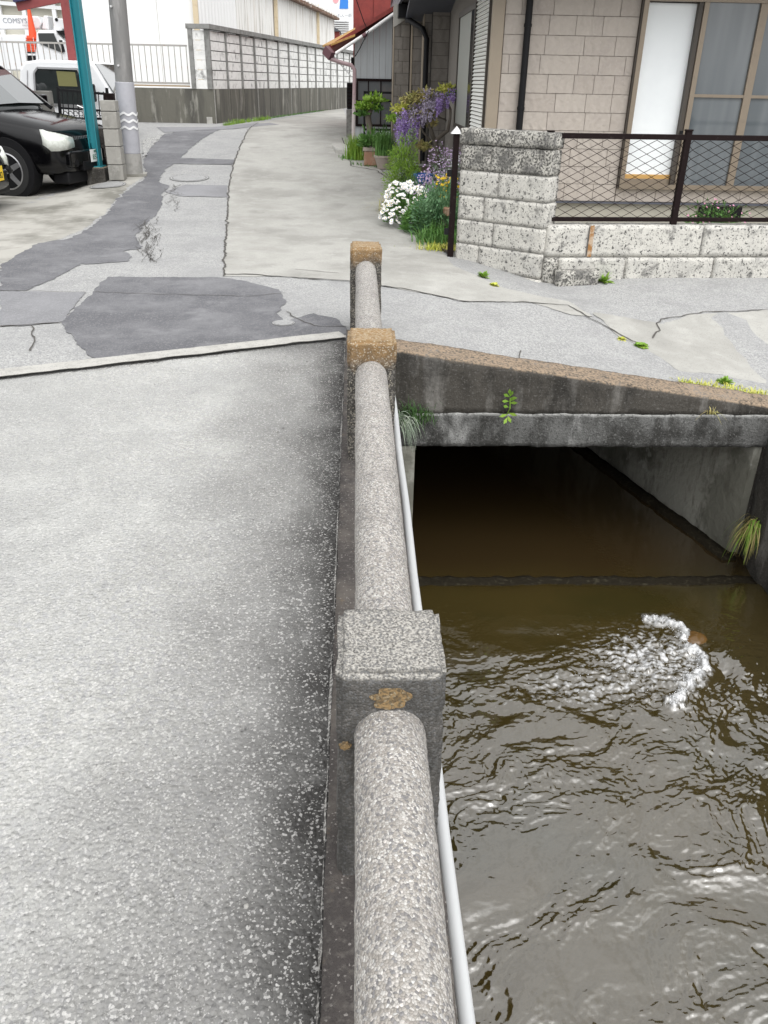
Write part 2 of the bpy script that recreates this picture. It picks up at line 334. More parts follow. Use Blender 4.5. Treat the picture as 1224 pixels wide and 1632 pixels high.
dp('far_asphalt_patch',[(250,203),(340,203),(430,196),(445,199),(372,206),(330,207),(262,212)],m_dark2,.0065,jit=.01)
dp('gravel_verge',[(226,224),(262,213),(240,236),(229,254)],m_gravel,.0065,jit=.03)
dp('pale_side_asphalt',[(945,498),(1058,517),(1100,500),(1224,494),(1340,490),(1340,660),(1224,614),(1150,597),(1085,592),(1035,560),(985,536)],m_conc,.002,jit=.02)
# joint strip and bridge deck
dv=(Vector(J1)-Vector(J0)).normalized(); dn=Vector((-dv.y,dv.x)); 
if dn.y>0: dn=-dn
dn=-dn
j=lambda t,s_: Vector(J0)+dv*t+dn*s_
stp=draped('joint_kerb',[j(-.02,.0),j(14,.0),j(14,.15),j(-.02,.15)] if dn.y>0 else [],m_strip,.02,jit=.006,cell=.15,world=True,kind='structure')
cr=MB()
ribbon(cr,[j(0,-.004),j(2.1,-.004),j(5,-.004)],.016,off=.022,jit=.012,world=True)
for pts,w in [([(356,441),(360,380),(364,300),(372,262),(384,232),(396,207),(412,196)],.028),([(355,438),(400,438),(470,443),(560,449)],.03),
   ([(612,456),(740,481),(845,483),(905,487),(948,512),(1000,540),(1030,553)],.02),([(1040,540),(1052,528),(1046,516),(1062,508),(1120,498),(1224,494)],.018),
   ([(0,464),(137,467)],.012),([(98,515),(50,518),(0,521)],.02),([(50,520),(56,545),(48,560)],.015),([(152,466),(250,470),(400,473),(455,468)],.012),
   ([(545,220),(560,265),(600,272),(640,300)],.03),([(575,252),(600,266),(625,285)],.02),([(456,497),(470,507),(500,520),(552,522)],.014),([(470,430),(540,436)],.012),([(830,560),(828,585)],.01)]:
    ribbon(cr,pts,w,jit=.018)
rr=random.Random(3)
for i in range(60):   # crazed asphalt beside the dark lane
    x=rr.uniform(222,250);y=rr.uniform(355,412);
    ribbon(cr,[(x,y),(x+rr.uniform(-10,10),y+rr.uniform(-9,9)),(x+rr.uniform(-16,16),y+rr.uniform(-14,14))],.007,off=.009,jit=.02)
for i in range(26):
    x=rr.uniform(264,290);y=rr.uniform(293,335)
    ribbon(cr,[(x,y),(x+rr.uniform(-9,9),y+rr.uniform(-5,5)),(x+rr.uniform(-14,14),y+rr.uniform(-7,7))],.007,off=.010,jit=.02)
cr.build('road_cracks',m_crack,kind='structure')
# manhole cover and small valve lids
m_iron=mat('pale worn cover',(.33,.33,.325),.6,L=[('n',40,(.2,.2,.2),.45,.6,.7)],B=[('v',60,.5,.004)])
def cover(px,py,r,label):
    c=PG(px,py); t=thing('manhole_cover',label,'manhole cover',(c.x,c.y,c.z+.012))
    ci=lambda q:[(c.x+q*math.cos(k*math.pi/20),c.y+q*math.sin(k*math.pi/20)) for k in range(40)]
    for nm,q,mm_,of in (('frame',r*1.16,m_crack,.007),('rim_ring',r*1.13,m_iron,.0078),('seam',r*1.0,m_crack,.0086),('lid',r*.97,m_iron,.0095)):
        o=draped(nm,ci(q),mm_,of,jit=0,cell=.1,world=True)
        for v in o.data.vertices: v.co-=t.location
        o.parent=t
cover(302,284,.25,'round manhole cover in the pale asphalt lane between the two dark trench patches')
cover(452,516,.07,'small round valve lid at the edge of the dark asphalt patch beside the bridge rail')
cover(172,295,.22,'round drain lid in the parking lot in front of the stacked block post')
# deck
dk=draped('bridge_deck',[(.185,-3.2),(.185,5.30),(.0,5.33),J0,J1,(-9,1.26),(-9,-3.2)],m_deck,.0,jit=0,cell=.2,world=True,kind='structure',hf=lambda x,y:0.012*noise.noise(Vector((x*1.5,y*1.5,0))) if x<-.12 else 0)
sl_=MB().prism([(.185,-3.2,-.02),(.185,5.08,-.02),(-.5,5.08,-.02),(-9,1.1,-.02),(-9,-3.2,-.02)],(0,0,-.38)).build('bridge_slab',m_head,kind='structure')
# ---------------- bridge railing ----------------
rl=thing('bridge_railing','low pebble-concrete bridge railing with square posts and thick round rails beside the stream','railing',(.07,1.3,0))
def post(y0,y1,m,x0=-.034,x1=.170,top=.57,r=.012,z0=-.02):
    o=MB().box(x0,x1,y0,y1,z0,top).build('post',m,rl,bevel=0)
    bm=bmesh.new(); bm.from_mesh(o.data)
    bmesh.ops.bevel(bm,geom=[e for e in bm.edges],offset=r,segments=3,affect='EDGES')
    bm.to_mesh(o.data); bm.free(); rough(o,.005,.012,12); return o
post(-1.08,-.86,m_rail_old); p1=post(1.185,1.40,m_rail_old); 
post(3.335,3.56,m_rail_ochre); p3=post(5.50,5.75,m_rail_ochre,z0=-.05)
p1['label']='pale topped near post with a round ochre lichen spot'
for (a,b) in [(-.87,1.19),(1.39,3.34),(3.55,5.51)]:
    n=int((b-a)/.009); o=MB().tube([(.067,a+(b-a)*i/n,.42) for i in range(n+1)],.067,64,False).build('rail',m_rail,rl,smooth=True)
    for v in o.data.vertices:
        c=Vector((.067-.07,v.co.y,.42)); w=wloc(rl); 
        d=(v.co-c); d.y=0; d.normalize()
        q=v.co*1.0
        v.co+=d*(noise.noise(q*20)*.0014+noise.noise(q*130)*.0011+noise.noise(q*5)*.002)
for (a,b) in [(-3,5.49)]:
    o=MB().box(-.062,.185,a,b,-.02,.035).build('base_beam',m_curb,rl); rough(o,.004,.05,9)
# pale laitance line along the kerb
def zg_save(): pass
vs=[];fs=[];N_=900
for i in range(N_+1):
    y=-1+6.3*i/N_; w_=max(0,.35+1.3*noise.noise(Vector((y*3.1,0,1)))+.9*noise.noise(Vector((y*17,2,1))))*.006; c_=-.0675+.003*noise.noise(Vector((y*9,5,0)))
    w_*=.75; vs+=[(c_-w_,y,.0085),(c_+w_*.7,y,.012)]
for i in range(N_): fs.append((2*i,2*i+1,2*i+3,2*i+2))
MB().add(vs,fs).build('mortar_edge',m_laitance,rl,kind='stuff')
def blob(c,rx,rz,m,name,parent,y):
    vs=[(c[0],y,c[1])];n=40
    for k in range(n):
        t=2*math.pi*k/n;f=1+.22*noise.noise(Vector((math.cos(t)*2,math.sin(t)*2,c[0]*9)))+.1*math.sin(7*t)
        vs.append((c[0]+rx*f*math.cos(t),y,c[1]+rz*f*math.sin(t)))
    fs=[(0,1+(k),1+(k+1)%n) for k in range(n)]
    mb=MB().add(vs,fs); n0=len(vs)
    o=mb.build(name,m,parent)
    sm=o.modifiers.new('s','SOLIDIFY'); sm.thickness=.004; sm.offset=0
    return o
blob((.066,.515),.034,.024,m_lichen,'lichen_patch',rl,1.180)
blob((-.018,.40),.011,.009,m_lichen,'lichen_patch',rl,1.181)
# ---------------- white pipe beside the deck ----------------
pp=thing('water_pipe','white plastic pipe running along the outer side of the bridge below the railing','pipe',(.222,0,-.2))
MB().tube([(.231+.002*math.sin(i*1.3),-3+i*.25,-.2) for i in range(33)],.018,16).build('pipe',m_pipe,pp,smooth=True)
for y in (0.2,2.1,4.0): MB().box(.18,.226,y,y+.03,-.237,-.2295).build('bracket',m_curb,pp)
# ---------------- culvert ----------------
cu=thing('culvert','square concrete culvert mouth under the road, black stained headwall with a grey lintel','culvert',(1.6,5.1,-1.45))
htop=lambda x: min(.02,.009-.145*max(0,x-.27))
n=60; xs=[-.033+i*(6.2)/n for i in range(n+1)]
hb=MB(); 
for i in range(n):
    a,b=xs[i],xs[i+1]
    za,zb=htop(max(a,.27)),htop(max(b,.27))
    if a>3.4: za=zb=htop(3.4)
hv=[];hf=[]
for x in xs:
    z=htop(min(max(x,.27),3.3)); hv+=[(x,5.1,-.41),(x,5.1,z-.015),(x,5.113,z),(x,5.33,z+.012),(x,5.33,-.41)]
for i in range(n):
    for k in range(5):
        k2=(k+1)%5; hf.append((i*5+k,(i+1)*5+k,(i+1)*5+k2,i*5+k2))
hf+=[(0,1,2,3,4),tuple(5*n+k for k in (4,3,2,1,0))]
o=MB().add(hv,hf).build('upper_beam',m_head,cu); rough(o,.007,.045,7)
o=MB().box(-.6,6.2,5.094,5.36,-.643,-.412).build('lintel',m_lint,cu); rough(o,.008,.03,9)
cdx,cdy=-.281,.960
def slabwall(x,side):
    p=[(x,5.12),(x+cdx*12,5.12+cdy*12),(x+cdx*12+side*.3,5.12+cdy*12),(x+side*.3,5.12)]
    return [(a,b,-.65) for a,b in p]
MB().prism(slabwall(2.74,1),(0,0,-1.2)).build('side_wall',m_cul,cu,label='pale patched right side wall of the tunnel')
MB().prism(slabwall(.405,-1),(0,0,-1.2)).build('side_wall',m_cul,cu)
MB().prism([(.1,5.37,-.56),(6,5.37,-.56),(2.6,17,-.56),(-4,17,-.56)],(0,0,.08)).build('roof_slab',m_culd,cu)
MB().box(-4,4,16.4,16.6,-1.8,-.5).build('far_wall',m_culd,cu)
# abutment left of the mouth, below the lintel, and retaining wall at right
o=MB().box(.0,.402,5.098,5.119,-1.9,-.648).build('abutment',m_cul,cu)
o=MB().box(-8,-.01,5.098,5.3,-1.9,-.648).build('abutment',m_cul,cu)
o=MB().box(2.79,3.4,5.09,5.4,-1.9,-.648).build('abutment',m_head,cu)
rw=MB().prism([(2.80,5.08,-1.9),(2.72,4.35,-1.9),(2.9,2,-1.9),(3.1,-3,-1.9),(3.6,-3,-1.9),(3.6,5.08,-1.9)],(0,0,1.45)).build('bank_wall',m_head)
rough(rw,.02,.12,3); tag(rw,'dark mossy concrete wall along the right bank of the stream','retaining wall')
lw=MB().box(-9,-3.2,-3.2,5.0,-1.9,-.41).build('bank_wall',m_head); tag(lw,'dark concrete bank wall beneath the left part of the bridge','retaining wall')
# low ledge at the foot of the right tunnel wall
o=MB().prism([(2.745,5.0,-1.9),(2.745+cdx*11,5.0+cdy*11,-1.9),(2.66+cdx*11,5.0+cdy*11,-1.9),(2.64,5.0,-1.9)],(0,0,.44)).build('ledge',m_wetshade,cu); rough(o,.012,.06,7)
o=MB().box(.2,2.74,4.64,4.75,-1.9,-1.462).build('sill',m_wetshade,cu); rough(o,.016,.04,8)  # lip of the apron; its black also paints the submerged ledge's shadow
# ---------------- stream ----------------
def vnoise(x,y,seed):
    r=np.random.default_rng(seed); g=r.uniform(0,2*np.pi,(256,256)); 
    xi=np.floor(x).astype(int);yi=np.floor(y).astype(int);xf=x-xi;yf=y-yi
    def gr(i,j):
        a=g[(i)&255,(j)&255]; return np.cos(a),np.sin(a)
    u=xf**3*(xf*(xf*6-15)+10);v=yf**3*(yf*(yf*6-15)+10)
    def dot(i,j): a,b=gr(xi+i,yi+j); return a*(xf-i)+b*(yf-j)
    return ((dot(0,0)*(1-u)+dot(1,0)*u)*(1-v)+(dot(0,1)*(1-u)+dot(1,1)*u)*v)*1.5
def fbm(x,y,seed,o=4,g=.5):
    s=0;a=1
    for k in range(o): s=s+a*vnoise(x*2**k+11.3*k,y*2**k-7.1*k,seed+k);a*=g
    return s
NXw,NYw=560,800
X,Yy=np.meshgrid(np.linspace(-.9,3.0,NXw),np.linspace(-.2,5.4,NYw),indexing='ij')
wx=fbm(X*1.6,Yy*1.6,1,2)*.16; wy=fbm(X*1.6+9,Yy*1.6,5,2)*.16
# current runs from upper right to lower left of the bend, swirling
an=.55; u_=X*math.cos(an)+Yy*math.sin(an)+wx; v_=-X*math.sin(an)+Yy*math.cos(an)+wy
def crestf(n): return (1-np.minimum(1,np.abs(n)*1.6))**1.5
ramp=np.clip((4.4-Yy)/1.0,0,1); calm=.12+.88*ramp
patch=np.clip(.72+1.0*fbm(u_*1.1+4,v_*1.9,61,3),.22,1.25)
h=.014*fbm(u_*1.5,v_*2.2,20,2)+.006*fbm(X*3.5+2,Yy*5,27,2)+patch*(.0052*fbm(u_*6,v_*10,30,3,.5)+.0044*crestf(fbm(u_*7+3,v_*13,33,3))+.0026*crestf(fbm(X*17,Yy*25,40,3,.6))+.0009*fbm(u_*42,v_*70,50,3,.6))
nearcalm=np.clip((Yy-.6)/2.4,0,1)*.40+.65
h*=calm*nearcalm*1.25
crest=[PZ(*p,-1.44).xy for p in [(1035,985),(1068,988),(1090,1005),(1105,1035),(1123,1048),(1122,1064),(1100,1085),(1085,1115),(1070,1120)]]
D=np.full(X.shape,9.)
SD=np.zeros(X.shape)
for i in range(len(crest)-1):
    a,b=crest[i],crest[i+1];dx,dy=b.x-a.x,b.y-a.y;L2=dx*dx+dy*dy
    t=np.clip(((X-a.x)*dx+(Yy-a.y)*dy)/L2,0,1); d=np.hypot(X-a.x-t*dx,Yy-a.y-t*dy)
    s_=np.sign((X-a.x)*dy-(Yy-a.y)*dx); SD=np.where(d<D,s_,SD); D=np.minimum(D,d)
left=(X<(crest[4].x+.02))
wob=fbm(X*14,Yy*14,70,3)*.03
cx,cy=crest[3]
lf=np.clip((2.06+wob-X)/.04,0,1)
bodyf=np.exp(-((X-1.74)/.40)**2-((Yy-3.80-.10*(X-1.7))/.30)**2)*lf
tail=np.exp(-((X-1.25)/.55)**2-((Yy-3.55)/.20)**2)*.9
turb=fbm(X*16,Yy*16,80,4)
h+=bodyf*(.016*fbm(X*9,Yy*9,60,4)+.012*np.abs(turb)+.006*fbm(X*40,Yy*40,66,3))+tail*.009*turb
cr_=np.exp(-(D/.05)**2)
h+=cr_*(.022+.020*turb+.008*fbm(X*45,Yy*45,67,2))
dome=np.exp(-((X-2.22)/.17)**2-((Yy-3.86)/.17)**2); h+=dome*.035
h-=np.exp(-((X-2.13)/.05)**2-((Yy-3.68)/.10)**2)*.02
foam=np.clip(cr_*.95+turb*.75-.33,0,1)*np.clip(1-(D/.13),0,1)*1.3
foam+=np.clip(bodyf*1.25+fbm(X*24,Yy*36,88,4)*1.0-.80,0,1)*np.clip(bodyf*2,0,1)*1.1
foam+=np.clip(tail*1.1+fbm(X*24,Yy*34,90,4)*1.0-.95,0,1)*np.clip(tail*2,0,1)*1.1
foam+=0*np.clip(fbm(X*45,Yy*45,95,2)-1.02+.35*np.exp(-((Yy-3.3)/.7)**2-((X-.9)/.9)**2),0,1)*2.0
foam=np.clip(foam,0,1)*np.clip(.75+fbm(X*60,Yy*60,97,2)*.5,0,1)
step=1/(1+np.exp(-(Yy-4.66-.03*fbm(X*2,Yy*0,3,2))/.022))
Z_=-1.455+h*np.where(Yy>4.7,.35,1)-step*.028
verts=np.stack([X,Yy,Z_],-1).reshape(-1,3)
idx=np.arange(NXw*NYw).reshape(NXw,NYw)
F=np.stack([idx[:-1,:-1],idx[1:,:-1],idx[1:,1:],idx[:-1,1:]],-1).reshape(-1,4)
me=bpy.data.meshes.new('stream_water'); me.vertices.add(len(verts)); me.vertices.foreach_set('co',verts.ravel())
me.loops.add(F.size); me.loops.foreach_set('vertex_index',F.ravel().astype(np.int32)); me.polygons.add(len(F)); me.polygons.foreach_set('loop_start',np.arange(0,F.size,4,dtype=np.int32))
me.update(calc_edges=True); me.polygons.foreach_set('use_smooth',[True]*len(F))
at=me.attributes.new('foam','FLOAT','POINT'); at.data.foreach_set('value',foam.ravel())
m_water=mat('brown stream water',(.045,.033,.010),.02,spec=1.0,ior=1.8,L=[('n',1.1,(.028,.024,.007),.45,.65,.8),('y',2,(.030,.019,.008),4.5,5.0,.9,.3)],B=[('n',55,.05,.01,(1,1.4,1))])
T=NT(m_water); b=T.b
a=T.n('ShaderNodeAttribute',attribute_name='foam')
src=b.inputs['Base Color'].links[0].from_socket
mx=T.n('ShaderNodeMix',data_type='RGBA'); T.l(a.outputs['Fac'],mx.inputs[0]); T.l(src,mx.inputs[6]); mx.inputs[7].default_value=(.62,.63,.64,1); T.l(mx.outputs[2],b.inputs['Base Color'])
T.l(T.rng(a.outputs['Fac'],0,1,.02,.6),b.inputs['Roughness'])
wo=bpy.data.objects.new('stream_water',me); me.materials.append(m_water); COL.objects.link(wo); wo['kind']='structure'
rest=MB()
rest.add([(-9,-3.2,-1.457),(3.0,-3.2,-1.457),(3.0,-.19,-1.457),(-9,-.19,-1.457)],[(0,1,2,3)])
rest.add([(-9,-.19,-1.457),(-.89,-.19,-1.457),(-.89,5.1,-1.457),(-9,5.1,-1.457)],[(0,1,2,3)])
rest.add([(-4,5.39,-1.485),(3,5.39,-1.485),(3,16.5,-1.485),(-4,16.5,-1.485)],[(0,1,2,3)])
rest.build('stream_water',m_water,kind='structure')
# froth droplets and the rock behind the standing wave
fr=MB(); r2=random.Random(9)
ico=bmesh.new(); bmesh.ops.create_icosphere(ico,subdivisions=1,radius=1); iv=[v.co.copy() for v in ico.verts]; iff=[tuple(v.index for v in f.verts) for f in ico.faces]; ico.free()
def hw(x,y):
    i=int((x+.9)/3.9*(NXw-1)); jj=int((y+.2)/5.6*(NYw-1)); return Z_[max(0,min(NXw-1,i)),max(0,min(NYw-1,jj))]
cnt=0
while cnt<700:
    i=r2.randrange(len(crest)-1); p=crest[i].lerp(crest[i+1],r2.random()); q=p+Vector((-abs(r2.gauss(0,.04)),r2.gauss(0,.018)))
    if r2.random()<.12: q=Vector((r2.gauss(1.6,.3),r2.gauss(3.72,.15)))
    rad=r2.uniform(.001,.0032); zz=hw(q.x,q.y)+r2.uniform(0,.006)
    fr.add([(q.x+v.x*rad,q.y+v.y*rad,zz+v.z*rad*.8) for v in iv],iff); cnt+=1
m_froth=mat('white water froth',(.82,.84,.86),.3)
fr.build('water_froth',m_froth,smooth=True,kind='stuff'); bpy.data.objects['water_froth']['label']='white froth of the standing wave behind the submerged rock'; bpy.data.objects['water_froth']['category']='foam'
rk=PZ(1108,1018,-1.45)
o=MB().lathe((rk.x,rk.y,-1.50),[(.001,-.05),(.06,-.03),(.085,.02),(.06,.065),(.001,.085)],20).build('river_rock',m_wet,smooth=True); rough(o,.01,.03,9)
tag(o,'wet orange-brown rock breaking the stream surface beside the white standing wave','rock')
# ================= stone gate pillar and garden wall =================
rb=random.Random(21)
def fbox(mb,o,ux,uy,x0,x1,y0,y1,z0,z1):  # box in a rotated wall frame
    o=Vector(o); return mb.obox(o+ux*x0+uy*y0+Vector((0,0,z0)),ux*(x1-x0),uy*(y1-y0),Vector((0,0,z1-z0)))
pa=Vector((1.0,8.52,0)); pb=Vector((1.745,7.9,0)); ux=(pb-pa).normalized(); uy=Vector((-ux.y,ux.x,0)); wd=(pb-pa).length
gp=thing('gate_pillar','tall pitted pale stone-block gate pillar with a blackened cap at the garden corner','pillar',(1.37,8.2,-.1))
def stone(parent,o,ux,uy,x0,x1,y0,y1,z0,z1,m,name='block'):
    b=fbox(MB(),o,ux,uy,x0,x1,y0,y1,z0,z1).build(name,m,parent)
    bm=bmesh.new(); bm.from_mesh(b.data); bmesh.ops.bevel(bm,geom=list(bm.edges),offset=.007,segments=2,affect='EDGES'); bm.to_mesh(b.data); bm.free()
    off=b.data; rough(b,.0045,.05,9); return b
rows=[(-.10,.128),(.135,.363),(.37,.598),(.605,.80),(.807,.985)]
rows=[(-.115,.11),(.118,.335),(.343,.56),(.568,.785),(.793,1.01)]
cuts=[[0,.27,wd],[0,.42,wd],[0,.30,wd],[0,.44,wd],[0,wd*.35,wd]]
fbox(MB(),pa,ux,uy,.012,wd-.012,.012,.19,-.3,1.0).build('mortar_core',m_mortar,gp)
for (z0,z1),c in zip(rows,cuts):
    for a,b in zip(c[:-1],c[1:]): stone(gp,pa,ux,uy,a+.003,b-.003,0,.20,z0,z1,m_oyatop if z0>.75 else m_oya)
stone(gp,pa,ux,uy,-.012,wd+.004,-.012,.212,1.018,1.15,m_oyatop,'cap')
stone(gp,pa,ux,uy,-.03,wd+.01,-.035,.22,-.33,-.122,m_oya,'footing')
# low wall to the right
wv=Vector((1,.07,0)).normalized(); wn=Vector((-wv.y,wv.x,0)); wo_=Vector((1.765,7.93,0))
gw=thing('garden_wall','low pitted pale stone wall carrying the chain link fence, black with lichen','wall',(4,8,-.1))
fbox(MB(),wo_,wv,wn,.0,6,.014,.165,-.4,.355).build('mortar_core',m_mortar,gw)
x=.0
for L in (.42,.0,1.12,.95,1.1,1.1,1.1):
    if L==0: continue
    stone(gw,wo_,wv,wn,x+.008,x+L-.008,0,.18,.087,.372,m_oya); x+=L
x=0
for L in (.15,.66,.88,1.05,1.1,1.1,1.1):
    stone(gw,wo_,wv,wn,x+.006,x+L-.006,-.03 if x<.1 else -.02,.18,-.35,.079,m_oya if x>.1 else m_oyatop); x+=L
q=stone(gw,wo_,wv,wn,.12,.52,-.14,-.02,-.32,-.02,m_oyatop,'buttress_stone')
m_rust=mat('rust stain',(.30,.15,.05),.9,L=[('n',20,(.5,.42,.33),.45,.6,.7)])
fbox(MB(),wo_,wv,wn,.425,.465,-.004,.002,.09,.37).build('rust_streak',m_rust,gw)
# chain link fence
fe=thing('chain_link_fence','dark brown chain link fence standing on the low pale stone wall before the house','fence',(4,8.05,.37))
fw=lambda x,z,y=.09: wo_+wv*x+wn*y+Vector((0,0,z))
for x in (-.02,1.26,2.62,4.0,5.4):
    MB().bar(fw(x,.34 if x>0 else .30),fw(x,1.175 if x>0 else 1.155),.055,.055,up=(0,1,0)).build('post',m_brown,fe,bevel=.004)
    MB().bar(fw(x,1.176 if x>0 else 1.156),fw(x,1.19 if x>0 else 1.166),.062,.062,up=(0,1,0)).build('post_cap',m_brown,fe)
for a,b in [(0,1.235),(1.285,2.595),(2.645,3.97),(4.03,5.37)]:
    MB().bar(fw(a,1.125),fw(b,1.125),.045,.045).build('top_rail',m_brown,fe,bevel=.004)
    MB().bar(fw(a,.415),fw(b,.415),.045,.035).build('bottom_rail',m_brown,fe,bevel=.004)
    ms=MB(); pt=.078; z0,z1=.435,1.10; nn=int((b-a)/pt)+2
    # each wire is a vertical zigzag hooked into its neighbours
    for k in range(nn):
        xc=a+k*pt; path=[];zz=z0;i=0
        while zz<=z1+.001:
            xx=xc+(pt*.5 if (i+k)%2 else -pt*.5); 
            path.append((min(max(xx,a),b),zz)); zz+=pt*.5;i+=1
        for (xa,za),(xb,zb) in zip(path[:-1],path[1:]):
            if abs(xa-xb)>.005: ms.bar(fw(xa,za,.09+.002*(k%2)),fw(xb,zb,.09+.002*(k%2)),.0042)
    ms.build('mesh',m_brown,fe,kind='stuff')
# dark gate post left of the pillar
gt=thing('gate_post','dark brown steel gate post with a pointed pale cap left of the stone pillar','gate post',(.98,8.55,0))
MB().box(.93,.985,8.53,8.60,-.2,1.10).build('post',m_brown,gt,bevel=.004)
m_palemetal=mat('pale metal',(.6,.6,.6),.5)
MB().add([(.905,8.51,1.10),(1.01,8.51,1.10),(1.01,8.62,1.10),(.905,8.62,1.10),(.957,8.565,1.165)],[(0,1,4),(1,2,4),(2,3,4),(3,0,4),(3,2,1,0)]).build('cap',m_palemetal,gt)
for z in (.18,.72): MB().box(.885,.93,8.54,8.575,z,z+.06).build('hinge',m_blk,gt)
# ================= main house =================
m_tile=mat('greyish pink siding block',(.44,.395,.35),.85,rnd=True,L=[('r',0,(.39,.345,.305),0,1,.8),('n',3,(.34,.30,.275),.5,.72,.5),('n',30,(.48,.435,.40),.5,.7,.4)],B=[('w',2.2,.55,.012,(1.3,1,2.2)),('n',45,.5,.004)])
m_tile_shade=mat('shaded grey brown siding block',(.20,.182,.162),.85,rnd=True,L=[('r',0,(.155,.14,.125),0,1,.8),('n',30,(.25,.23,.205),.5,.7,.4)],B=[('w',1.6,.5,.012,(1.3,1,2.2)),('n',45,.5,.004)])  # siding darkened: shade of porch and side wall is put into the colour
m_joint=mat('siding joint',(.21,.185,.165),.9)
m_joint2=mat('dark porch joint',(.05,.045,.04),.9)
m_trim=mat('beige corner trim',(.30,.25,.19),.5,L=[('n',3,(.24,.2,.155),.45,.7,.5)])
m_bronze=mat('bronze window aluminium',(.25,.205,.155),.4,metal=.3,L=[('n',12,(.2,.165,.13),.5,.7,.5)])
m_bronzed=mat('dark bronze groove',(.06,.05,.04),.5)
m_glass=mat('window glass with drawn grey curtain',(.11,.125,.135),.06,spec=.9,L=[('n',1.2,(.17,.185,.195),.45,.7,.8,2,(4,1,.3))])
m_screen=mat('white frosted panel',(.80,.83,.84),.6,L=[('n',2,(.72,.75,.77),.45,.7,.6)])
m_wood=mat('orange wood sill',(.55,.33,.11),.5,L=[('n',8,(.42,.23,.07),.45,.7,.6,4,(.3,1,4))])
m_found=mat('beige plaster foundation',(.42,.40,.34),.85,L=[('n',4,(.35,.33,.28),.45,.7,.6)])
m_soffit=mat('dark soffit',(.035,.032,.03),.8)
m_slate=mat('blue grey fascia',(.085,.09,.11),.45)
m_roof=mat('dark roof tile',(.07,.072,.08),.5,B=[('w',3,.6,.03)])
m_panel=mat('cream louver metal',(.82,.82,.78),.4)
m_dkwin=mat('dark pane',(.03,.033,.035),.1,spec=.8)
m_grey=mat('grey door skin',(.33,.32,.29),.5)
ho=thing('house','single storey house clad in greyish pink stone-pattern siding with a tall sliding window','house',(1.42,10,0))
# backing walls (joint colour shows between the blocks)
hm=MB(); hm.box(1.56,3.0,10.012,10.2,.34,2.75).box(3.0,7.2,10.012,10.2,.34,.497).box(3.0,7.2,10.012,10.2,2.385,2.75)
hm.build('wall_backing',m_joint,ho,kind='stuff')
MB().box(1.45,7.2,10.03,10.25,-.3,.335).build('foundation',m_found,ho)
MB().box(1.50,7.25,9.975,10.03,.322,.342).build('drip_rail',m_slate,ho)
def tiles(parent,o,ux,uy,x0,x1,z0,z1,rh,m,wid=(.22,.42),th=.018,jn=.0042,skip=None,seed=1,name='siding_block'):
    r=random.Random(seed); z=z0; cache={}
    while z<z1-.03:
        h=min(rh,z1-z); x=x0-r.random()*.15
        while x<x1-.01:
            L=r.choice([wid[0],wid[0]*1.3,wid[1]*.8,wid[1]]); a=max(x,x0); b=min(x+L,x1)
            if x1-b<.07: b=x1
            x=b if b==x1 else x+L
            if b-a<.03: continue
            if skip and skip(a,b,z,z+h): continue
            key=(round(b-a,3),round(h,3))
            if key in cache:
                s=cache[key]; ob=bpy.data.objects.new(name,s.data); COL.objects.link(ob); ob.parent=parent
            else:
                ob=MB().obox((0,0,0),ux*(b-a-jn),uy*th,Vector((0,0,h-jn))).build(name,m); 
                bm=bmesh.new(); bm.from_mesh(ob.data); bmesh.ops.bevel(bm,geom=list(bm.edges),offset=.002,segments=1,affect='EDGES'); bm.to_mesh(ob.data); bm.free()
                ob.parent=parent; cache[key]=ob
            ob.location=Vector(o)+ux*(a+jn/2)+Vector((0,0,z+jn/2))-wloc(parent)-uy*r.uniform(0,.0015)
        z+=rh
EX=Vector((1,0,0));EY=Vector((0,1,0))
tiles(ho,(0,10.0-.006,0),EX,EY,1.562,2.985,.345,2.75,.183,m_tile,seed=4)
tiles(ho,(0,10.0-.006,0),EX,EY,2.99,5.4,.345,.49,.145,m_tile,seed=5)
MB().box(1.425,1.555,9.97,10.04,.30,2.75).build('corner_trim',m_trim,ho,bevel=.006)
# downpipe on the front
dpn=MB().tube([(1.80,9.94,2.7),(1.80,9.94,.15)],.036,14).build('downpipe',m_blk,ho,smooth='auto')
for z in (.75,1.28,2.06): MB().lathe((1.80,9.94,z),[(.042,0),(.042,.03)],14).build('pipe_clip',m_blk,dpn)
# big sliding window
wi=MB().box(3.0,3.05,9.93,10.1,.49,2.385).box(3.05,6.9,9.93,10.1,.49,.54).box(3.05,6.9,9.93,10.1,2.32,2.385).build('window',m_bronze,ho,kind=None); wi['kind']='stuff'; del wi['kind']
MB().box(2.985,3.0,9.945,10.0,.49,2.385).build('frame_edge',m_bronzed,wi)
MB().box(3.065,3.60,10.02,10.03,.64,2.31).build('white_panel',m_screen,wi)
MB().box(3.065,3.60,10.0,10.04,.595,.64).build('wooden_sill',m_wood,wi)
MB().box(3.065,3.60,9.99,10.02,.54,.595).build('lower_rail',m_bronze,wi)
MB().box(3.585,3.63,9.95,10.03,.54,2.32).build('meeting_stile',m_bronzed,wi)
MB().box(3.60,3.63,9.93,9.95,1.02,1.10).build('latch',m_blk,wi)
xs_=[3.635,4.235,4.92,5.6,6.3,6.86]
for i,x in enumerate(xs_): MB().box(x,x+(.055 if i!=1 else .085),9.935,9.985,.54,2.32).build('stile',m_bronze,wi,bevel=.004)
for a,b in zip(xs_[:-1],xs_[1:]):
    MB().box(a+.055 if a!=4.235 else a+.085,b,9.94,9.98,1.435,1.465).build('mid_rail',m_bronze,wi)
    MB().box(a+.03,b+.02,9.965,9.972,.54,1.44).build('pane',m_glass,wi)
    MB().box(a+.03,b+.02,9.965,9.972,1.46,2.32).build('pane',m_glass,wi)
MB().box(3.0,7.1,10.1,10.14,.45,2.4).build('room_back',m_dkwin,ho)
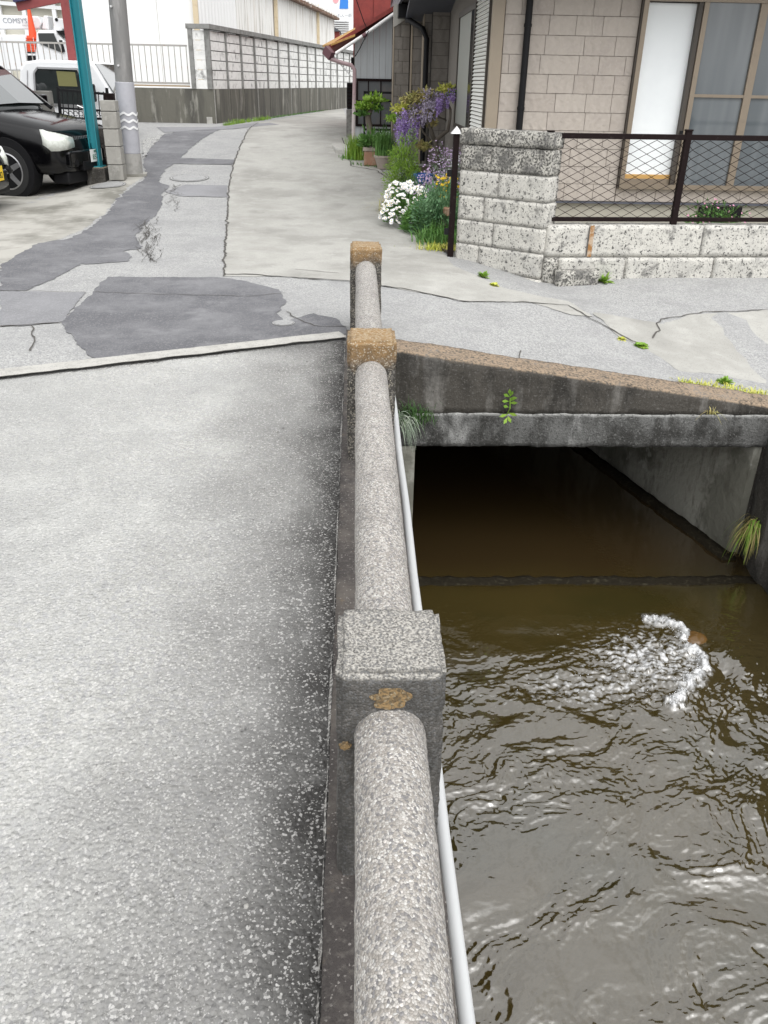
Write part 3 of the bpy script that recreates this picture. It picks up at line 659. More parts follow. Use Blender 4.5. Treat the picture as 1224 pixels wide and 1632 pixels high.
# side wall with louvred shutter and narrow window
MB().box(1.435,1.6,10.04,14.5,-.2,2.75).build('side_wall',m_tile_shade,ho)
sh=MB().box(1.405,1.433,10.09,11.06,1.02,2.42).build('shutter',m_bronzed,ho)
lv=MB()
for k in range(34): lv.add([(1.405,10.11,1.04+k*.04),(1.405,11.04,1.04+k*.04),(1.383,11.04,1.045+k*.04),(1.383,10.11,1.045+k*.04),(1.404,10.11,1.072+k*.04),(1.404,11.04,1.072+k*.04)],[(0,3,2,1),(3,4,5,2),(0,4,3),(1,2,5)])
lv.build('louver_slats',m_panel,sh,kind='stuff')
nw=MB().box(1.385,1.433,11.10,12.85,.98,1.03).box(1.385,1.433,11.10,12.85,2.30,2.36).box(1.385,1.433,11.10,11.16,1.03,2.30).box(1.385,1.433,12.79,12.85,1.03,2.30).build('narrow_window',m_bronzed,ho); 
MB().box(1.40,1.425,11.55,12.79,1.03,2.30).build('pane',mat('grey screen pane',(.33,.34,.31),.5),nw)
MB().box(1.395,1.42,11.16,11.53,1.03,2.30).build('pane',m_dkwin,nw)
tiles(ho,(1.43,10.04,0),EY,Vector((-1,0,0)),.02,4.4,.10,.98,.175,m_tile_shade,wid=(.35,.5),seed=8,th=.004)
# roof with soffit
MB().box(.72,7.9,9.35,20,2.62,2.66).build('soffit',m_soffit,ho)
rf=MB().prism([(.70,9.33,2.66),(7.95,9.33,2.66),(7.95,14.6,4.1),(7.95,20,2.66),(.70,20,2.66),(.70,14.6,4.1)][:3]+[(.70,14.6,4.1)],(0,0,.12))
rf.prism([(.70,14.6,4.1),(7.95,14.6,4.1),(7.95,20,2.66),(.70,20,2.66)],(0,0,.12)); rfo=rf.build('roof',m_roof,ho); 
MB().box(.66,.70,9.3,20,2.60,2.80).build('fascia',m_slate,ho)
MB().prism([(.72,9.36,2.67),(.72,20,2.67),(.72,14.6,4.05)],(.05,0,0)).build('gable',m_tile_shade,ho)
MB().box(.66,7.95,9.29,9.33,2.60,2.80).build('fascia',m_slate,ho)
# porch: pillars and recess at the far end
MB().box(1.16,1.62,14.5,14.7,-.2,2.62).build('porch_wall',m_joint2,ho)
tiles(ho,(0,14.49,0),EX,EY,1.17,1.43,.15,2.6,.175,m_tile_shade,wid=(.3,.4),seed=9)
for nm,x0,x1,y0 in (('porch_pillar',.62,.87,15.3),('porch_pillar',.90,1.05,15.0),('porch_pillar',1.055,1.20,14.6)):
    MB().box(x0,x1,y0+.02,y0+.3,.1,2.62).build(nm,m_joint2,ho)
    tiles(ho,(0,y0,0),EX,EY,x0,x1,.28,2.6,.172,m_tile_shade,wid=(.12,.2),seed=int(x0*100))
    MB().box(x0-.014,x0-.001,y0-.01,y0+.3,.28,2.6).build('pillar_edge',m_trim,ho)
MB().prism([(.60,15.28,2.30),(.87,15.28,2.46),(.90,15.28,2.62),(.60,15.28,2.62)],(0,.06,0)).build('lintel_board',mat('grey lintel board',(.36,.35,.32),.6),ho)
MB().box(.62,2.2,17.5,17.6,0,2.6).build('porch_back',m_soffit,ho)
MB().box(.60,1.5,14.45,14.6,.05,.34).build('step',mat('step concrete',(.3,.3,.29),.8),ho)
gu=MB().tube([(.78,15.1,2.52),(.80,14.9,2.40),(1.02,14.5,2.25),(1.08,14.45,2.12),(1.08,14.45,.4)],.04,12).build('downpipe',m_blk,ho,smooth='auto')
MB().box(.66,.86,14.9,15.2,2.42,2.60).build('rain_head',m_blk,ho)
tr=MB().prism([(.78,13.8,2.60),(.78,15.1,2.36),(.78,15.1,2.42),(.78,13.8,2.66)],(.9,0,0)).build('porch_eave',m_slate,ho)
# ================= grey shed, red building, orange roof =================
m_greym=mat('grey green metal siding',(.42,.44,.45),.5,L=[('n',3,(.34,.35,.36),.45,.7,.6,5,(4,1,.5))])
m_redm=mat('oxide red sheet wall',(.22,.035,.028),.6,L=[('n',5,(.12,.02,.018),.45,.7,.7),('n',22,(.30,.06,.05),.55,.7,.5)])
m_oran=mat('rusty ochre roof sheet',(.42,.24,.07),.7,L=[('n',8,(.2,.09,.03),.5,.7,.7,5,(5,1,1))])
m_plum=mat('plum painted gutter',(.12,.05,.06),.45)
m_pinkp=mat('faded pink downpipe',(.34,.24,.25),.5,L=[('z',5,(.55,.52,.5),.9,.5,.7,.2),('n',10,(.25,.17,.18),.5,.7,.5)])
m_wht=mat('white painted pipe',(.78,.77,.76),.5)
sd_=thing('grey_shed','narrow grey metal shed with a dark screened window behind the potted plants','shed',(.3,17,.5))
nseam=6
for k in range(nseam):
    a=-.02+k*.1125; b=a+.108
    zt=2.13+.42*(a+.05)/.7; zt2=2.13+.42*(b+.05)/.7
    MB().prism([(a,17,1.575),(b,17,1.575),(b,17,zt2),(a,17,zt)],(0,.03,0)).build('siding_panel',m_greym,sd_)
    MB().box(a,b,17,17.03,.45,.78).build('lower_panel',m_greym,sd_)
MB().box(-.03,.66,17.035,20,.3,2.12).build('wall_core',m_joint,sd_)
wn_=MB().box(.03,.66,16.975,17.03,1.53,1.575).box(.03,.66,16.975,17.03,.78,.82).box(-.02,.04,16.975,17.03,.78,1.575).build('window',m_brown,sd_)
MB().box(.04,.66,17.0,17.01,.82,1.53).build('pane',mat('dusty dark screen',(.09,.095,.1),.3,L=[('n',3,(.16,.13,.11),.5,.7,.7)]),wn_)
for x in (.22,.45): MB().box(x,x+.02,16.98,17.0,.82,1.53).build('glazing_bar',m_brown,wn_)
MB().box(.04,.66,16.98,17.0,1.20,1.22).build('glazing_bar',m_brown,wn_)
# sloping roof
e0=PY(522,80,17); e1=PY(640,8,17)
dr=(e1-e0)
MB().prism([e0+Vector((0,-.25,-.02)),e1+Vector((0,-.25,-.02)),e1+Vector((0,-.25,.05)),e0+Vector((0,-.25,.05))],(0,3,0)).build('roof',m_redm,sd_)
MB().prism([PY(528,73,16.7),PY(566,58,16.7),PY(566,47,17.5),PY(514,75,17.5)],(0,0,.03)).build('roof_sheet',m_oran,sd_)
g_=MB().tube([PY(534,86,16.6),PY(580,56,16.6),PY(628,22,16.6)],.028,12).build('sloped_gutter_pipe',m_wht,sd_,smooth='auto')
MB().tube([PY(578,58,16.58),PY(584,54,16.58)],.036,12).build('collar',m_plum,g_)
MB().bar(PY(519,79,16.65),PY(529,90,16.55),.10,.14).build('rain_head',m_plum,sd_)
MB().tube([PY(523,88,16.6),PY(527,94,16.6),PY(545,100,16.6),PY(560,104,16.6),PY(565,111,16.6),PY(565,130,16.6),PY(563,222,16.6)],.034,12).build('downpipe',m_pinkp,sd_,smooth='auto')
MB().tube([PY(530,88,16.62),PY(560,122,16.62)],.012,6).build('brace',m_palemetal,sd_)
cabm=MB().tube([PY(568,0,16.5),PY(580,35,16.5),PY(587,50,16.5),PY(573,78,16.5),PY(566,90,16.5)],.008,6).build('cable',m_blk,sd_)
vt=thing('vent_unit','small black louvred unit on a block plinth beside the pink downpipe','vent',(-.1,17.6,.6))
MB().box(-.17,-.03,17.5,17.7,1.05,1.50).build('case',m_blk,vt)
for k in range(7): MB().box(-.165,-.035,17.48,17.5,1.08+k*.06,1.11+k*.06).build('slat',m_brown,vt)
MB().box(-.18,-.03,17.5,17.75,.45,1.04).build('plinth',m_mortar,vt)
MB().box(-.09,-.03,17.45,17.55,1.72,1.92).build('meter_box',m_blk,vt)
rd=thing('red_building','tall oxide red sheet metal building rising behind the grey shed','building',(.8,20,.5))
for k in range(7):
    a=-.06+k*.42; MB().box(a+.004,a+.416,20-.008*(k%2),20.05,.4,3.9).build('wall_panel',m_redm,rd)
MB().box(-.05,3.0,20.06,23,.4,3.9).build('wall_core',m_redm,rd)
MB().box(-.12,3.1,19.9,23.2,3.9,4.0).build('roof',m_roof,rd)
# mesh bench frame in front of shed
bf=thing('wire_fence_frame','low black metal frame with a wire mesh in front of the grey shed','fence',(.4,15.9,.4))
for p,q in [((.15,15.9,.4),(.15,15.9,1.38)),((.15,15.9,1.36),(.72,15.9,1.36)),((.15,15.9,.62),(.72,15.9,.62)),((.15,15.9,.78),(.72,15.9,.78))]: MB().bar(p,q,.035).build('frame_bar',m_blk,bf)
z9=MB()
for k in range(12):
    a=.15+k*.048; z9.bar((a,15.9,.62),(a+.048,15.9,.78),.005).bar((a+.048,15.9,.62),(a,15.9,.78),.005)
z9.build('wire_mesh',m_blk,bf,kind='stuff')
MB().prism([(-.35,15.6,.30),(.0,15.4,.30),(.05,17.4,.30),(-.55,17.4,.30)],(0,0,.20)).build('ramp_slab',m_strip,None,bevel=.03); tag(bpy.data.objects['ramp_slab'],'pale sloping concrete slab at the roadside by the pink downpipe','slab')
# ================= long block wall up the street =================
m_ret=mat('rain streaked retaining wall',(.13,.125,.105),.9,L=[('n',1.4,(.07,.068,.06),.45,.62,.85,7,(2.5,2.5,.35)),('n',2.6,(.36,.35,.31),.57,.68,.7,6,(2,2,.4)),('z',3,(.40,.39,.35),1.05,.8,.0,.4)],B=[('n',12,.4,.02)])
m_ppan=mat('white precast wall panel',(.76,.76,.74),.85,rnd=True,L=[('n',2.5,(.55,.55,.53),.5,.75,.6,6,(1,1,2)),('n',4,(.12,.12,.115),.56,.68,.85,8,(1,1,.8)),('n',9,(.40,.40,.38),.5,.7,.5)],B=[('n',20,.3,.005)])
m_ppost=mat('grey precast post',(.24,.24,.23),.85,L=[('n',8,(.12,.12,.11),.45,.65,.7)])
bw=thing('street_wall','long white precast panel wall with grey posts on a stained retaining wall along the street','wall',(-2,26,.6))
A=Vector((-3.05,20.0,0)); Bp=Vector((-.40,33.4,0)); du=(Bp-A).normalized(); dl=(Bp-A).length; dnn=Vector((-du.y,du.x,0))
fbox(MB(),A,du,dnn,0,dl+14,0,.3,.2,1.32).build('retaining_wall',m_ret,bw)
nb=13; 
for k in range(nb+6):
    t=dl*k/nb*1.0
    fbox(MB(),A,du,dnn,t-.034,t+.034,.02,.13,1.323,2.44).build('post',m_ppost,bw)
    fbox(MB(),A,du,dnn,t-.012,t+.012,-.006,.0,.3,1.32).build('wall_joint',m_strip if k%3==0 else m_crack,bw)
pan_cache=None
for k in range(nb+5):
    for r_ in range(6):
        a=dl*k/nb+.037; w_=dl/nb-.074
        if pan_cache is None:
            pan_cache=MB().obox((0,0,0),du*w_,dnn*.05,Vector((0,0,.166))).build('panel',m_ppan,bw); ob=pan_cache
        else: ob=bpy.data.objects.new('panel',pan_cache.data); COL.objects.link(ob); ob.parent=bw
        ob.location=A+du*a+dnn*(.05+.004*((k*7+r_*3)%3))+Vector((0,0,1.325+r_*.1835))
fbox(MB(),A,du,dnn,.0,dl*1.4,.105,.13,1.33,2.43).build('panel_backing',m_crack,bw)
fbox(MB(),A,du,dnn,-.1,dl*1.4,-.02,.17,2.442,2.53).build('coping',m_ppost,bw)
# short return bay facing the camera
A2=Vector((-3.46,19.99,0))
for x in (0,): MB().box(-3.52,-3.43,19.97,20.08,1.33,2.44).build('post',m_ppost,bw)
for r_ in range(6): MB().box(-3.425,-3.11,20.0,20.05,1.325+r_*.1835,1.325+r_*.1835+.172).build('panel',m_ppan,bw)
MB().box(-3.55,-3.03,19.96,20.09,2.442,2.53).build('coping',m_ppost,bw)
# retaining wall running left
rw2=thing('lot_retaining_wall','water stained concrete retaining wall below the white railing behind the pole','retaining wall',(-6,20,.5))
MB().box(-14,-3.052,20.0,20.3,.1,1.325).build('wall',m_ret,rw2)
MB().box(-3.25,-3.13,19.97,20.0,.55,.78).build('plate',m_strip,rw2)
wr=thing('white_railing','white painted steel railing with rusty thin bars on the concrete retaining wall','railing',(-6,20.1,1.33))
m_wrail=mat('chalky white rail paint',(.36,.35,.33),.6,L=[('n',14,(.30,.20,.14),.56,.66,.7)])
MB().bar((-13,20.12,2.13),(-3.58,20.12,2.13),.035).build('top_rail',m_wrail,wr)
MB().bar((-13,20.12,1.42),(-3.58,20.12,1.42),.04).build('bottom_rail',m_wrail,wr)
MB().bar((-13,20.12,1.37),(-3.58,20.12,1.37),.03).build('sill_rail',mat('rusted rail',(.36,.27,.17),.7),wr)
k=0;x=-3.6; barm=None
while x>-10:
    if barm is None: barm=MB().bar((0,0,-.36),(0,0,.35),.016).build('bar',m_wrail,wr); ob=barm
    else: ob=bpy.data.objects.new('bar',barm.data); COL.objects.link(ob); ob.parent=wr
    ob.location=Vector((x,20.12,1.775)); x-=.125
# ================= white warehouse =================
m_wh=mat('white corrugated sheet',(.84,.84,.83),.6,L=[('n',3,(.76,.76,.75),.5,.7,.5,5,(5,5,.3))])
m_whr=mat('white corrugated sheet with rust streaks',(.80,.79,.76),.6,L=[('n',3.2,(.28,.24,.19),.53,.66,.85,8,(4,4,.16)),('n',2,(.45,.30,.16),.60,.72,.8,8,(5,5,.12)),('z',6,(.13,.08,.05),3.7,4.05,.9,.5)],B=[])
m_beige=mat('beige painted steel',(.62,.52,.36),.6,L=[('n',6,(.4,.28,.16),.5,.7,.5)])
wh=thing('warehouse','white corrugated steel warehouse with rust streaks below its eave behind the block wall','warehouse',(-3.9,24,1.3))
def corr(P,Q,z0,z1f,m,name,pitch=.19,amp=.02,ribs=None):
    P=Vector(P);Q=Vector(Q);d=(Q-P);L=d.length;d.normalize();nr=Vector((d.y,-d.x,0));vs=[];fs=[];n=int(L/(pitch/4));
    for i in range(n+1):
        t=L*i/n; o_=[0,0,1,1][i%4]*amp; p=P+d*t+nr*o_; vs+=[(p.x,p.y,z0),(p.x,p.y,z1f(t/L))]
    for i in range(n): fs.append((2*i,2*i+2,2*i+3,2*i+1))
    return MB().add(vs,fs).build(name,m,wh)
cC=(-3.92,24,0); cE=(-1.05,46,0)
for k in range(3):
    a=Vector((-6.95+k*1.01,24,0)); b=a+Vector((1.004,0,0)); corr(a,b,1.2,lambda t:6.2,m_wh,'wall_sheet',pitch=.6,amp=.012)
seg=6
for k in range(seg):
    a=Vector(cC).lerp(Vector(cE),k/seg); b=Vector(cC).lerp(Vector(cE),(k+1)/seg-.002); corr(a,b,1.2,lambda t:4.12,m_whr if k>0 else m_wh,'wall_sheet',pitch=.3,amp=.02)
ev=MB(); dd=(Vector(cE)-Vector(cC)).normalized(); nn_=Vector((dd.y,-dd.x,0))
ev.obox(Vector(cC)+Vector((0,0,4.12))-nn_*.1,dd*22.3,nn_*.35,Vector((0,0,.10))); ev.build('eave_gutter',mat('rusty gutter',(.16,.09,.055),.8,L=[('n',5,(.55,.52,.48),.55,.65,.8)]),wh)
rr=random.Random(8)
for k in range(24):
    p=Vector(cC).lerp(Vector(cE),.2+k*.033)+Vector((0,0,4.24)); MB().obox(p-nn_*.05,dd*.35,nn_*.3,Vector((0,0,.07))).build('eave_tile',m_whr,wh)
MB().prism([Vector(cC)+Vector((0,0,4.2)),Vector(cE)+Vector((0,0,4.2)),Vector(cE)+Vector((-3,0,6.2)),Vector(cC)+Vector((-3,0,6.2))],(0,0,.1)).build('roof',m_wh,wh)
for p in ((-3.98,23.93),(-2.72,32.6),(-1.63,41)): MB().box(p[0]-.05,p[0]+.07,p[1]-.05,p[1]+.05,1.2,4.4).build('drain_pipe',m_beige,wh)
MB().prism([Vector(cE),Vector(cE)+Vector((-3,0,0)),Vector(cE)+Vector((-3,0,6)),Vector(cE)+Vector((0,0,4.1))],(0,.1,0)).build('end_wall',m_wh,wh)
# ================= distant buildings =================
m_dw=mat('white building paint',(.82,.83,.84),.7); m_blue=mat('sign blue',(.03,.20,.62),.5); m_pink=mat('sign pink',(.75,.35,.38),.5); m_dtext=mat('sign lettering grey',(.25,.27,.3),.6)  # building white is one even cool white
ds=thing('distant_building','white distant building with a blue and pink rooftop sign at the end of the street','building',(-1,75,.6))
Ys=75
def rectp(mb,x0,y0,x1,y1,Y,d): a=PY(x0,y1,Y);b=PY(x1,y0,Y); return mb.box(a.x,b.x,Y,Y+d,a.z,b.z)
b_=MB(); a=PY(488,60,Ys); c=PY(600,60,Ys); b_.box(a.x,c.x,Ys+.2,Ys+10,.6,a.z+1.5); b_.build('wall',m_dw,ds)
a=PY(530,34,Ys);c=PY(556,-20,Ys)
MB().box(a.x,c.x,Ys-.1,Ys+.2,a.z,c.z).build('sign_board',m_dw,ds)
p=[PY(541,14,Ys-.14),PY(555,14,Ys-.14),PY(555,-12,Ys-.14),PY(543,-12,Ys-.14)]; MB().prism(p,(0,.03,0)).build('blue_panel',m_blue,ds)
pc=PY(535,0,Ys-.14); MB().lathe((pc.x,pc.y,pc.z),[(.22,0),(.22,.03)],20,axis='Y').build('pink_disc',m_pink,ds)
def text(s,loc,size,m,parent,rot=(math.pi/2,0,0),name='lettering',ext=.002,shear=0):
    cu_=bpy.data.curves.new(name,'FONT'); cu_.body=s; cu_.size=size; cu_.extrude=ext; cu_.align_x='CENTER'; cu_.align_y='CENTER'; cu_.shear=shear; cu_.resolution_u=3
    to=bpy.data.objects.new('tmp',cu_); COL.objects.link(to); dg=bpy.context.evaluated_depsgraph_get()
    me=bpy.data.meshes.new_from_object(to.evaluated_get(dg)); bpy.data.objects.remove(to)
    me.materials.clear(); me.materials.append(m)
    o=bpy.data.objects.new(name,me); COL.objects.link(o); o.parent=parent; o.location=Vector(loc)-wloc(parent); o.rotation_euler=rot; o['kind']='stuff'; return o
text('せんれん一筋',PY(543.5,25,Ys-.16),.28,m_dtext,ds)
for k in range(6):
    a=PY(531,38+k*3.4,Ys-.05); c=PY(556,37+k*3.4,Ys-.05); MB().box(a.x,c.x,Ys-.1,Ys+.2,a.z,c.z).build('louver',m_palemetal,ds)
dh=thing('distant_house','small dark red gabled house far down the street','house',(-1,55,.6))
a=PY(533,60,55);c=PY(541,48,55); MB().box(a.x,c.x,55,58,.6,c.z).build('wall',m_redm,dh)
MB().prism([PY(531,50,54.8),PY(543,50,54.8),PY(533,43,54.8)],(0,4,0)).build('roof',m_roof,dh)
fb=thing('factory_building','cream factory building with white roof beams behind the lift truck','building',(-15,36,1.3))
m_cream=mat('cream wall',(.60,.58,.50),.7)
MB().box(-24,-8.2,36,44,1.0,4.6).build('wall',m_cream,fb)
for k,(z,t) in enumerate([(4.45,.16),(3.95,.12)]): MB().bar((-24,35.8,z+.5),(-8.5,35.8,z-.35),t).build('beam',m_dw,fb)
for x in (-13.2,-12.3,-11.2,-9.9): MB().box(x,x+.14,35.75,35.9,1.3,4.4).build('column',m_dw,fb)
MB().prism([(-25,35.4,5.0),(-8,35.4,4.1),(-8,44,4.9),(-25,44,5.9)],(0,0,.12)).build('roof',m_dw,fb)
# ================= utility pole, carport posts, block post, gate =================
m_pole=mat('grey spun concrete',(.20,.195,.19),.7,L=[('n',5,(.36,.35,.34),.48,.7,.7,6,(2,2,.3)),('n',2,(.10,.10,.098),.5,.7,.8,6,(2,2,.4))],B=[('n',30,.2,.003)])
m_wrap=mat('grey ribbed plastic sheet',(.40,.40,.43),.5,L=[('n',8,(.32,.32,.35),.45,.7,.6)])
m_refl=mat('white reflective wave band',(.8,.8,.8),.4)
m_foot=mat('pole foot concrete',(.34,.33,.31),.85,L=[('n',12,(.22,.215,.2),.45,.7,.7)],B=[('n',40,.4,.006)])
b0=PY(211,276,13.5); t0=PY(187,0,13.5); ax=(t0-b0).normalized()
up=thing('utility_pole','grey concrete utility pole wrapped in a ribbed sheet with three white wave bands','utility pole',tuple(b0))
P_=lambda h:b0+ax*h
hh=lambda y:(PY(205,y,13.5).z-b0.z)/ax.z
MB().tube([P_(hh(131)),P_(4),P_(9)],[.125,.11,.09],24).build('shaft',m_pole,up,smooth='auto')
MB().tube([P_(-.1),P_(hh(244))],[.155,.150],24).build('foot',m_foot,up,smooth='auto')
hb0,hb1=hh(244),hh(131); pts=[];rs=[];n=96
for i in range(n+1): pts.append(P_(hb0+(hb1-hb0)*i/n)); rs.append(.142-.010*i/n+(.003 if i%2 else 0))
MB().tube(pts,rs,28).build('ribbed_wrap',m_wrap,up,smooth=True)
for y in (181,192,203):
    vs=[];fs=[];N=56;h=hh(y)
    a_=ax.orthogonal().normalized(); b2=ax.cross(a_)
    for k in range(N):
        t=2*math.pi*k/N; w=.014*math.sin(t*7); 
        for dz in (-.016,.016): vs.append(P_(h+w+dz)+(a_*math.cos(t)+b2*math.sin(t))*.147)
    for k in range(N): k2=(k+1)%N; fs.append((2*k,2*k2,2*k2+1,2*k+1))
    MB().add(vs,fs).build('wave_band',m_refl,up)
for y,dx in ((105,-.03),(12,-.06)): 
    q=P_(hh(y)); MB().tube([q+Vector((dx,-.10,0)),q+Vector((dx,-.16,0))],.013,8).build('step_bolt',m_palemetal,up)
q=PG(216,278); MB().prism([(q.x-.36,q.y-.30,q.z-.05),(q.x+.20,q.y-.16,q.z-.05),(q.x+.12,q.y+.3,q.z-.05),(q.x-.3,q.y+.3,q.z-.05)],(0,0,.07)).build('base_slab',m_lot,up)
m_teal=mat('teal painted steel',(.015,.21,.25),.4,L=[('n',2,(.012,.16,.20),.45,.7,.5)]); m_redp=mat('maroon painted steel',(.23,.05,.05),.5,L=[('n',6,(.17,.035,.035),.5,.7,.6)])
c=PY(155,264,13.2)
tp=thing('carport_post','teal painted H section steel post rising from the parking lot corner','post',(c.x,13.2,c.z))
x=c.x
hp=MB().box(x-.07,x+.07,13.13,13.142,c.z,4.6).box(x-.07,x+.07,13.268,13.28,c.z,4.6).box(x-.008,x+.008,13.142,13.268,c.z,4.6); 
hp=MB().box(x-.062,x-.05,13.12,13.28,c.z,4.6).build('flange',m_teal,tp); MB().box(x+.05,x+.062,13.12,13.28,c.z,4.6).build('flange',m_teal,tp)
MB().box(x-.05,x+.05,13.19,13.202,c.z,4.6).build('web',m_teal,tp)
MB().box(x-.12,x+.10,13.08,13.32,c.z-.012,c.z).build('base_plate',m_teal,tp)
MB().box(x-.14,x+.14,13.04,13.36,c.z-.35,c.z-.013).build('footing',m_head,tp,bevel=.02)
cf=thing('red_steel_frame','maroon steel column and beam of a carport behind the teal post','frame',(-5.05,17,.6))
MB().bar(PY(117,100,17),PY(100,-30,17)+Vector((0,0,.6)),.13,.13,up=(0,1,0)).build('column',m_redp,cf)
MB().bar(PY(28,9,17)+Vector((0,0,-.02)),PY(104,-4,17),.10,.12).build('beam',m_redp,cf)
MB().bar(PY(28,1,17)+Vector((-.05,-.05,0)),PY(50,-4,17),.2,.06).build('roof_edge',mat('dark blue sheet',(.03,.03,.10),.5),cf)
m_bpost=mat('grey hollow block',(.30,.29,.265),.9,rnd=True,L=[('n',4,(.17,.165,.15),.45,.68,.8,6,(1,1,.4)),('n',14,(.42,.41,.38),.55,.7,.5)],B=[('n',30,.5,.008),('v',120,.3,.003)])
c=PG(188,286)
bp_=thing('block_post','short grey stacked concrete block post between the teal post and the utility pole','post',(c.x,13,c.z))
x0=PY(166,240,13).x;x1=PY(192,240,13).x; zb=[c.z-.05,.40,.655,.83,.93]
zb=[PY(190,y,13).z for y in (288,263,234,206,178)]+[PY(190,160,13).z+.0]
for a,b in zip(zb[:-1],zb[1:]): MB().box(x0+.02,x1,13,13.2,min(a,b)+.004,max(a,b)-.004).build('block',m_bpost,bp_,bevel=.008)
mw=thing('dark_block_wall','dark concrete block wall behind the teal post','wall',(-3.8,13.5,.1))
for r_ in range(4):
    MB().box(x0-.22,x0+.01,13.45,13.55,.05+r_*.2,.243+r_*.2).build('block',m_curb,mw)
gy=14.6
og=thing('ornamental_gate','black wrought iron gate panel with scroll band behind the teal post','gate',(-4.3,gy,.9))
ga=lambda px,py: PY(px,py,gy)
def gb(p,q,w,nm='bar',m=m_blk): MB().bar(ga(*p),ga(*q),w).build(nm,m,og)
gb((92,143),(172,150),.035,'top_rail');gb((95,172),(172,177),.03,'mid_rail');gb((97,188),(190,190),.035,'bottom_rail');gb((92,138),(97,190),.04,'frame_post');gb((170,140),(175,190),.04,'frame_post')
for k in range(9): gb((99+k*8.2,146),(102+k*8.2,188),.012)
sc=MB()
for k in range(9):
    c=ga(104+k*8.2,181); sc.tube([c+Vector((.035*math.cos(t*.7),0,.035*math.sin(t*.7))) for t in range(9)],.006,5)
sc.build('scroll_band',m_blk,og,kind='stuff')
c=ga(178,170); MB().box(c.x-.07,c.x+.08,gy-.15,gy-.02,c.z-.19,c.z+.19).build('letter_box',m_brown,og,bevel=.01)
lw2=thing('low_block_wall','low grey rendered wall behind the black off-road car','wall',(-5.5,15,.5))
m_gw=mat('grey rendered wall',(.20,.195,.18),.9,L=[('n',3,(.11,.105,.095),.45,.68,.8),('n',8,(.30,.29,.27),.58,.7,.5)])
MB().box(-8,-4.93,15,15.15,-.1,1.10).build('wall',m_gw,lw2); MB().box(-8,-4.93,14.99,15.16,1.104,1.30).build('coping',m_gw,lw2,bevel=.01)
# ================= vehicles =================
m_black=mat('black car paint',(.0025,.0025,.003),.12,spec=.5,coat=0)
m_white=mat('white car paint',(.72,.73,.74),.3,coat=.5); m_tyre=mat('tyre rubber',(.018,.018,.018),.85,B=[('n',60,.3,.003)])
m_rim=mat('silver alloy',(.45,.45,.46),.32,metal=.8); m_lamp=mat('clear lamp glass',(.55,.57,.52),.12,spec=.8,coat=1,L=[('v',30,(.75,.78,.74),.4,.9,.5)]); m_chrome=mat('chrome',(.7,.7,.7),.12,metal=1)
m_cglass=mat('car window glass',(.02,.024,.024),.04,spec=.9); m_wshield=mat('windscreen glass reflecting sky',(.09,.10,.10),.03,spec=1,coat=1)
m_plate=mat('white plate',(.75,.76,.74),.5); m_yel=mat('yellow plate',(.80,.55,.03),.5); m_green=mat('green plate lettering',(.03,.14,.08),.5)
def wheel(parent,x,y,z,r,w,side,spokes=5):
    wh_=MB().lathe((x,y,z),[(r*.6,-w*.05),(r*.66,-w*.06),(r*.67,-w/2),(r*.93,-w/2),(r,-w*.36),(r,w*.36),(r*.93,w/2),(r*.67,w/2),(r*.66,w*.06),(r*.6,w*.05)],40,axis='Y').build('wheel',m_tyre,parent,smooth='auto')
    s=side*w/2
    MB().lathe((x,y+s*.25,z),[(r*.62,-.01),(r*.62,.01)],32,axis='Y').build('brake_disc',m_blk,wh_)
    rim=MB()
    n=40; vs=[];fs=[]
    for k in range(n):
        t=2*math.pi*k/n
        for rr_,yy in ((r*.70,1.0),(r*.655,1.06),(r*.62,.7),(r*.70,.7)): vs.append((x+rr_*math.cos(t),y+s*yy,z+rr_*math.sin(t)))
    for k in range(n):
        for q in range(4): fs.append((k*4+q,((k+1)%n)*4+q,((k+1)%n)*4+(q+1)%4,k*4+(q+1)%4))
    rim.add(vs,fs)
    for k in range(spokes):
        t=2*math.pi*k/spokes+.45; c_,s_=math.cos(t),math.sin(t)
        p=Vector((x+c_*r*.10,y+s*.98,z+s_*r*.10)); q=Vector((x+c_*r*.65,y+s*1.0,z+s_*r*.65)); sd2=Vector((-s_,0,c_))
        rim.add([p-sd2*r*.11,p+sd2*r*.11,q+sd2*r*.085,q-sd2*r*.085]+[v+Vector((0,-s*.35,0)) for v in (p-sd2*r*.13,p+sd2*r*.13,q+sd2*r*.11,q-sd2*r*.11)],[(0,1,2,3),(0,4,5,1),(1,5,6,2),(2,6,7,3),(3,7,4,0)])
    rim.lathe((x,y+s*.9,z),[(r*.2,-.02),(r*.19,.015*1),(r*.12,.025)],20,axis='Y')
    rim.build('rim',m_rim,wh_,smooth='auto')
    for k in range(5):
        t=2*math.pi*k/5; MB().lathe((x+r*.145*math.cos(t),y+s*1.06,z+r*.145*math.sin(t)),[(.011,-.01),(.011,.012)],8,axis='Y').build('lug_nut',m_blk,wh_,)
def loft(stations,name,m,parent,sub=1):
    """stations: (x, [(y,z)...half profile from bottom centre to top centre])"""
    vs=[];fs=[];n=len(stations[0][1]); N=2*n-2
    for x,pr in stations:
        ring=pr+[(-y,z) for y,z in pr[-2:0:-1]]
        vs+=[(x,y+loft.yc,z+loft.z0) for y,z in ring]
    for i in range(len(stations)-1):
        for k in range(N): fs.append((i*N+k,i*N+(k+1)%N,(i+1)*N+(k+1)%N,(i+1)*N+k))
    fs+=[tuple(range(N-1,-1,-1)),tuple((len(stations)-1)*N+k for k in range(N))]
    bm_=MB().add(vs,fs); o=bm_.build(name,m,parent,smooth=True)
    sb=o.modifiers.new('s','SUBSURF'); sb.levels=sb.render_levels=sub
    return o
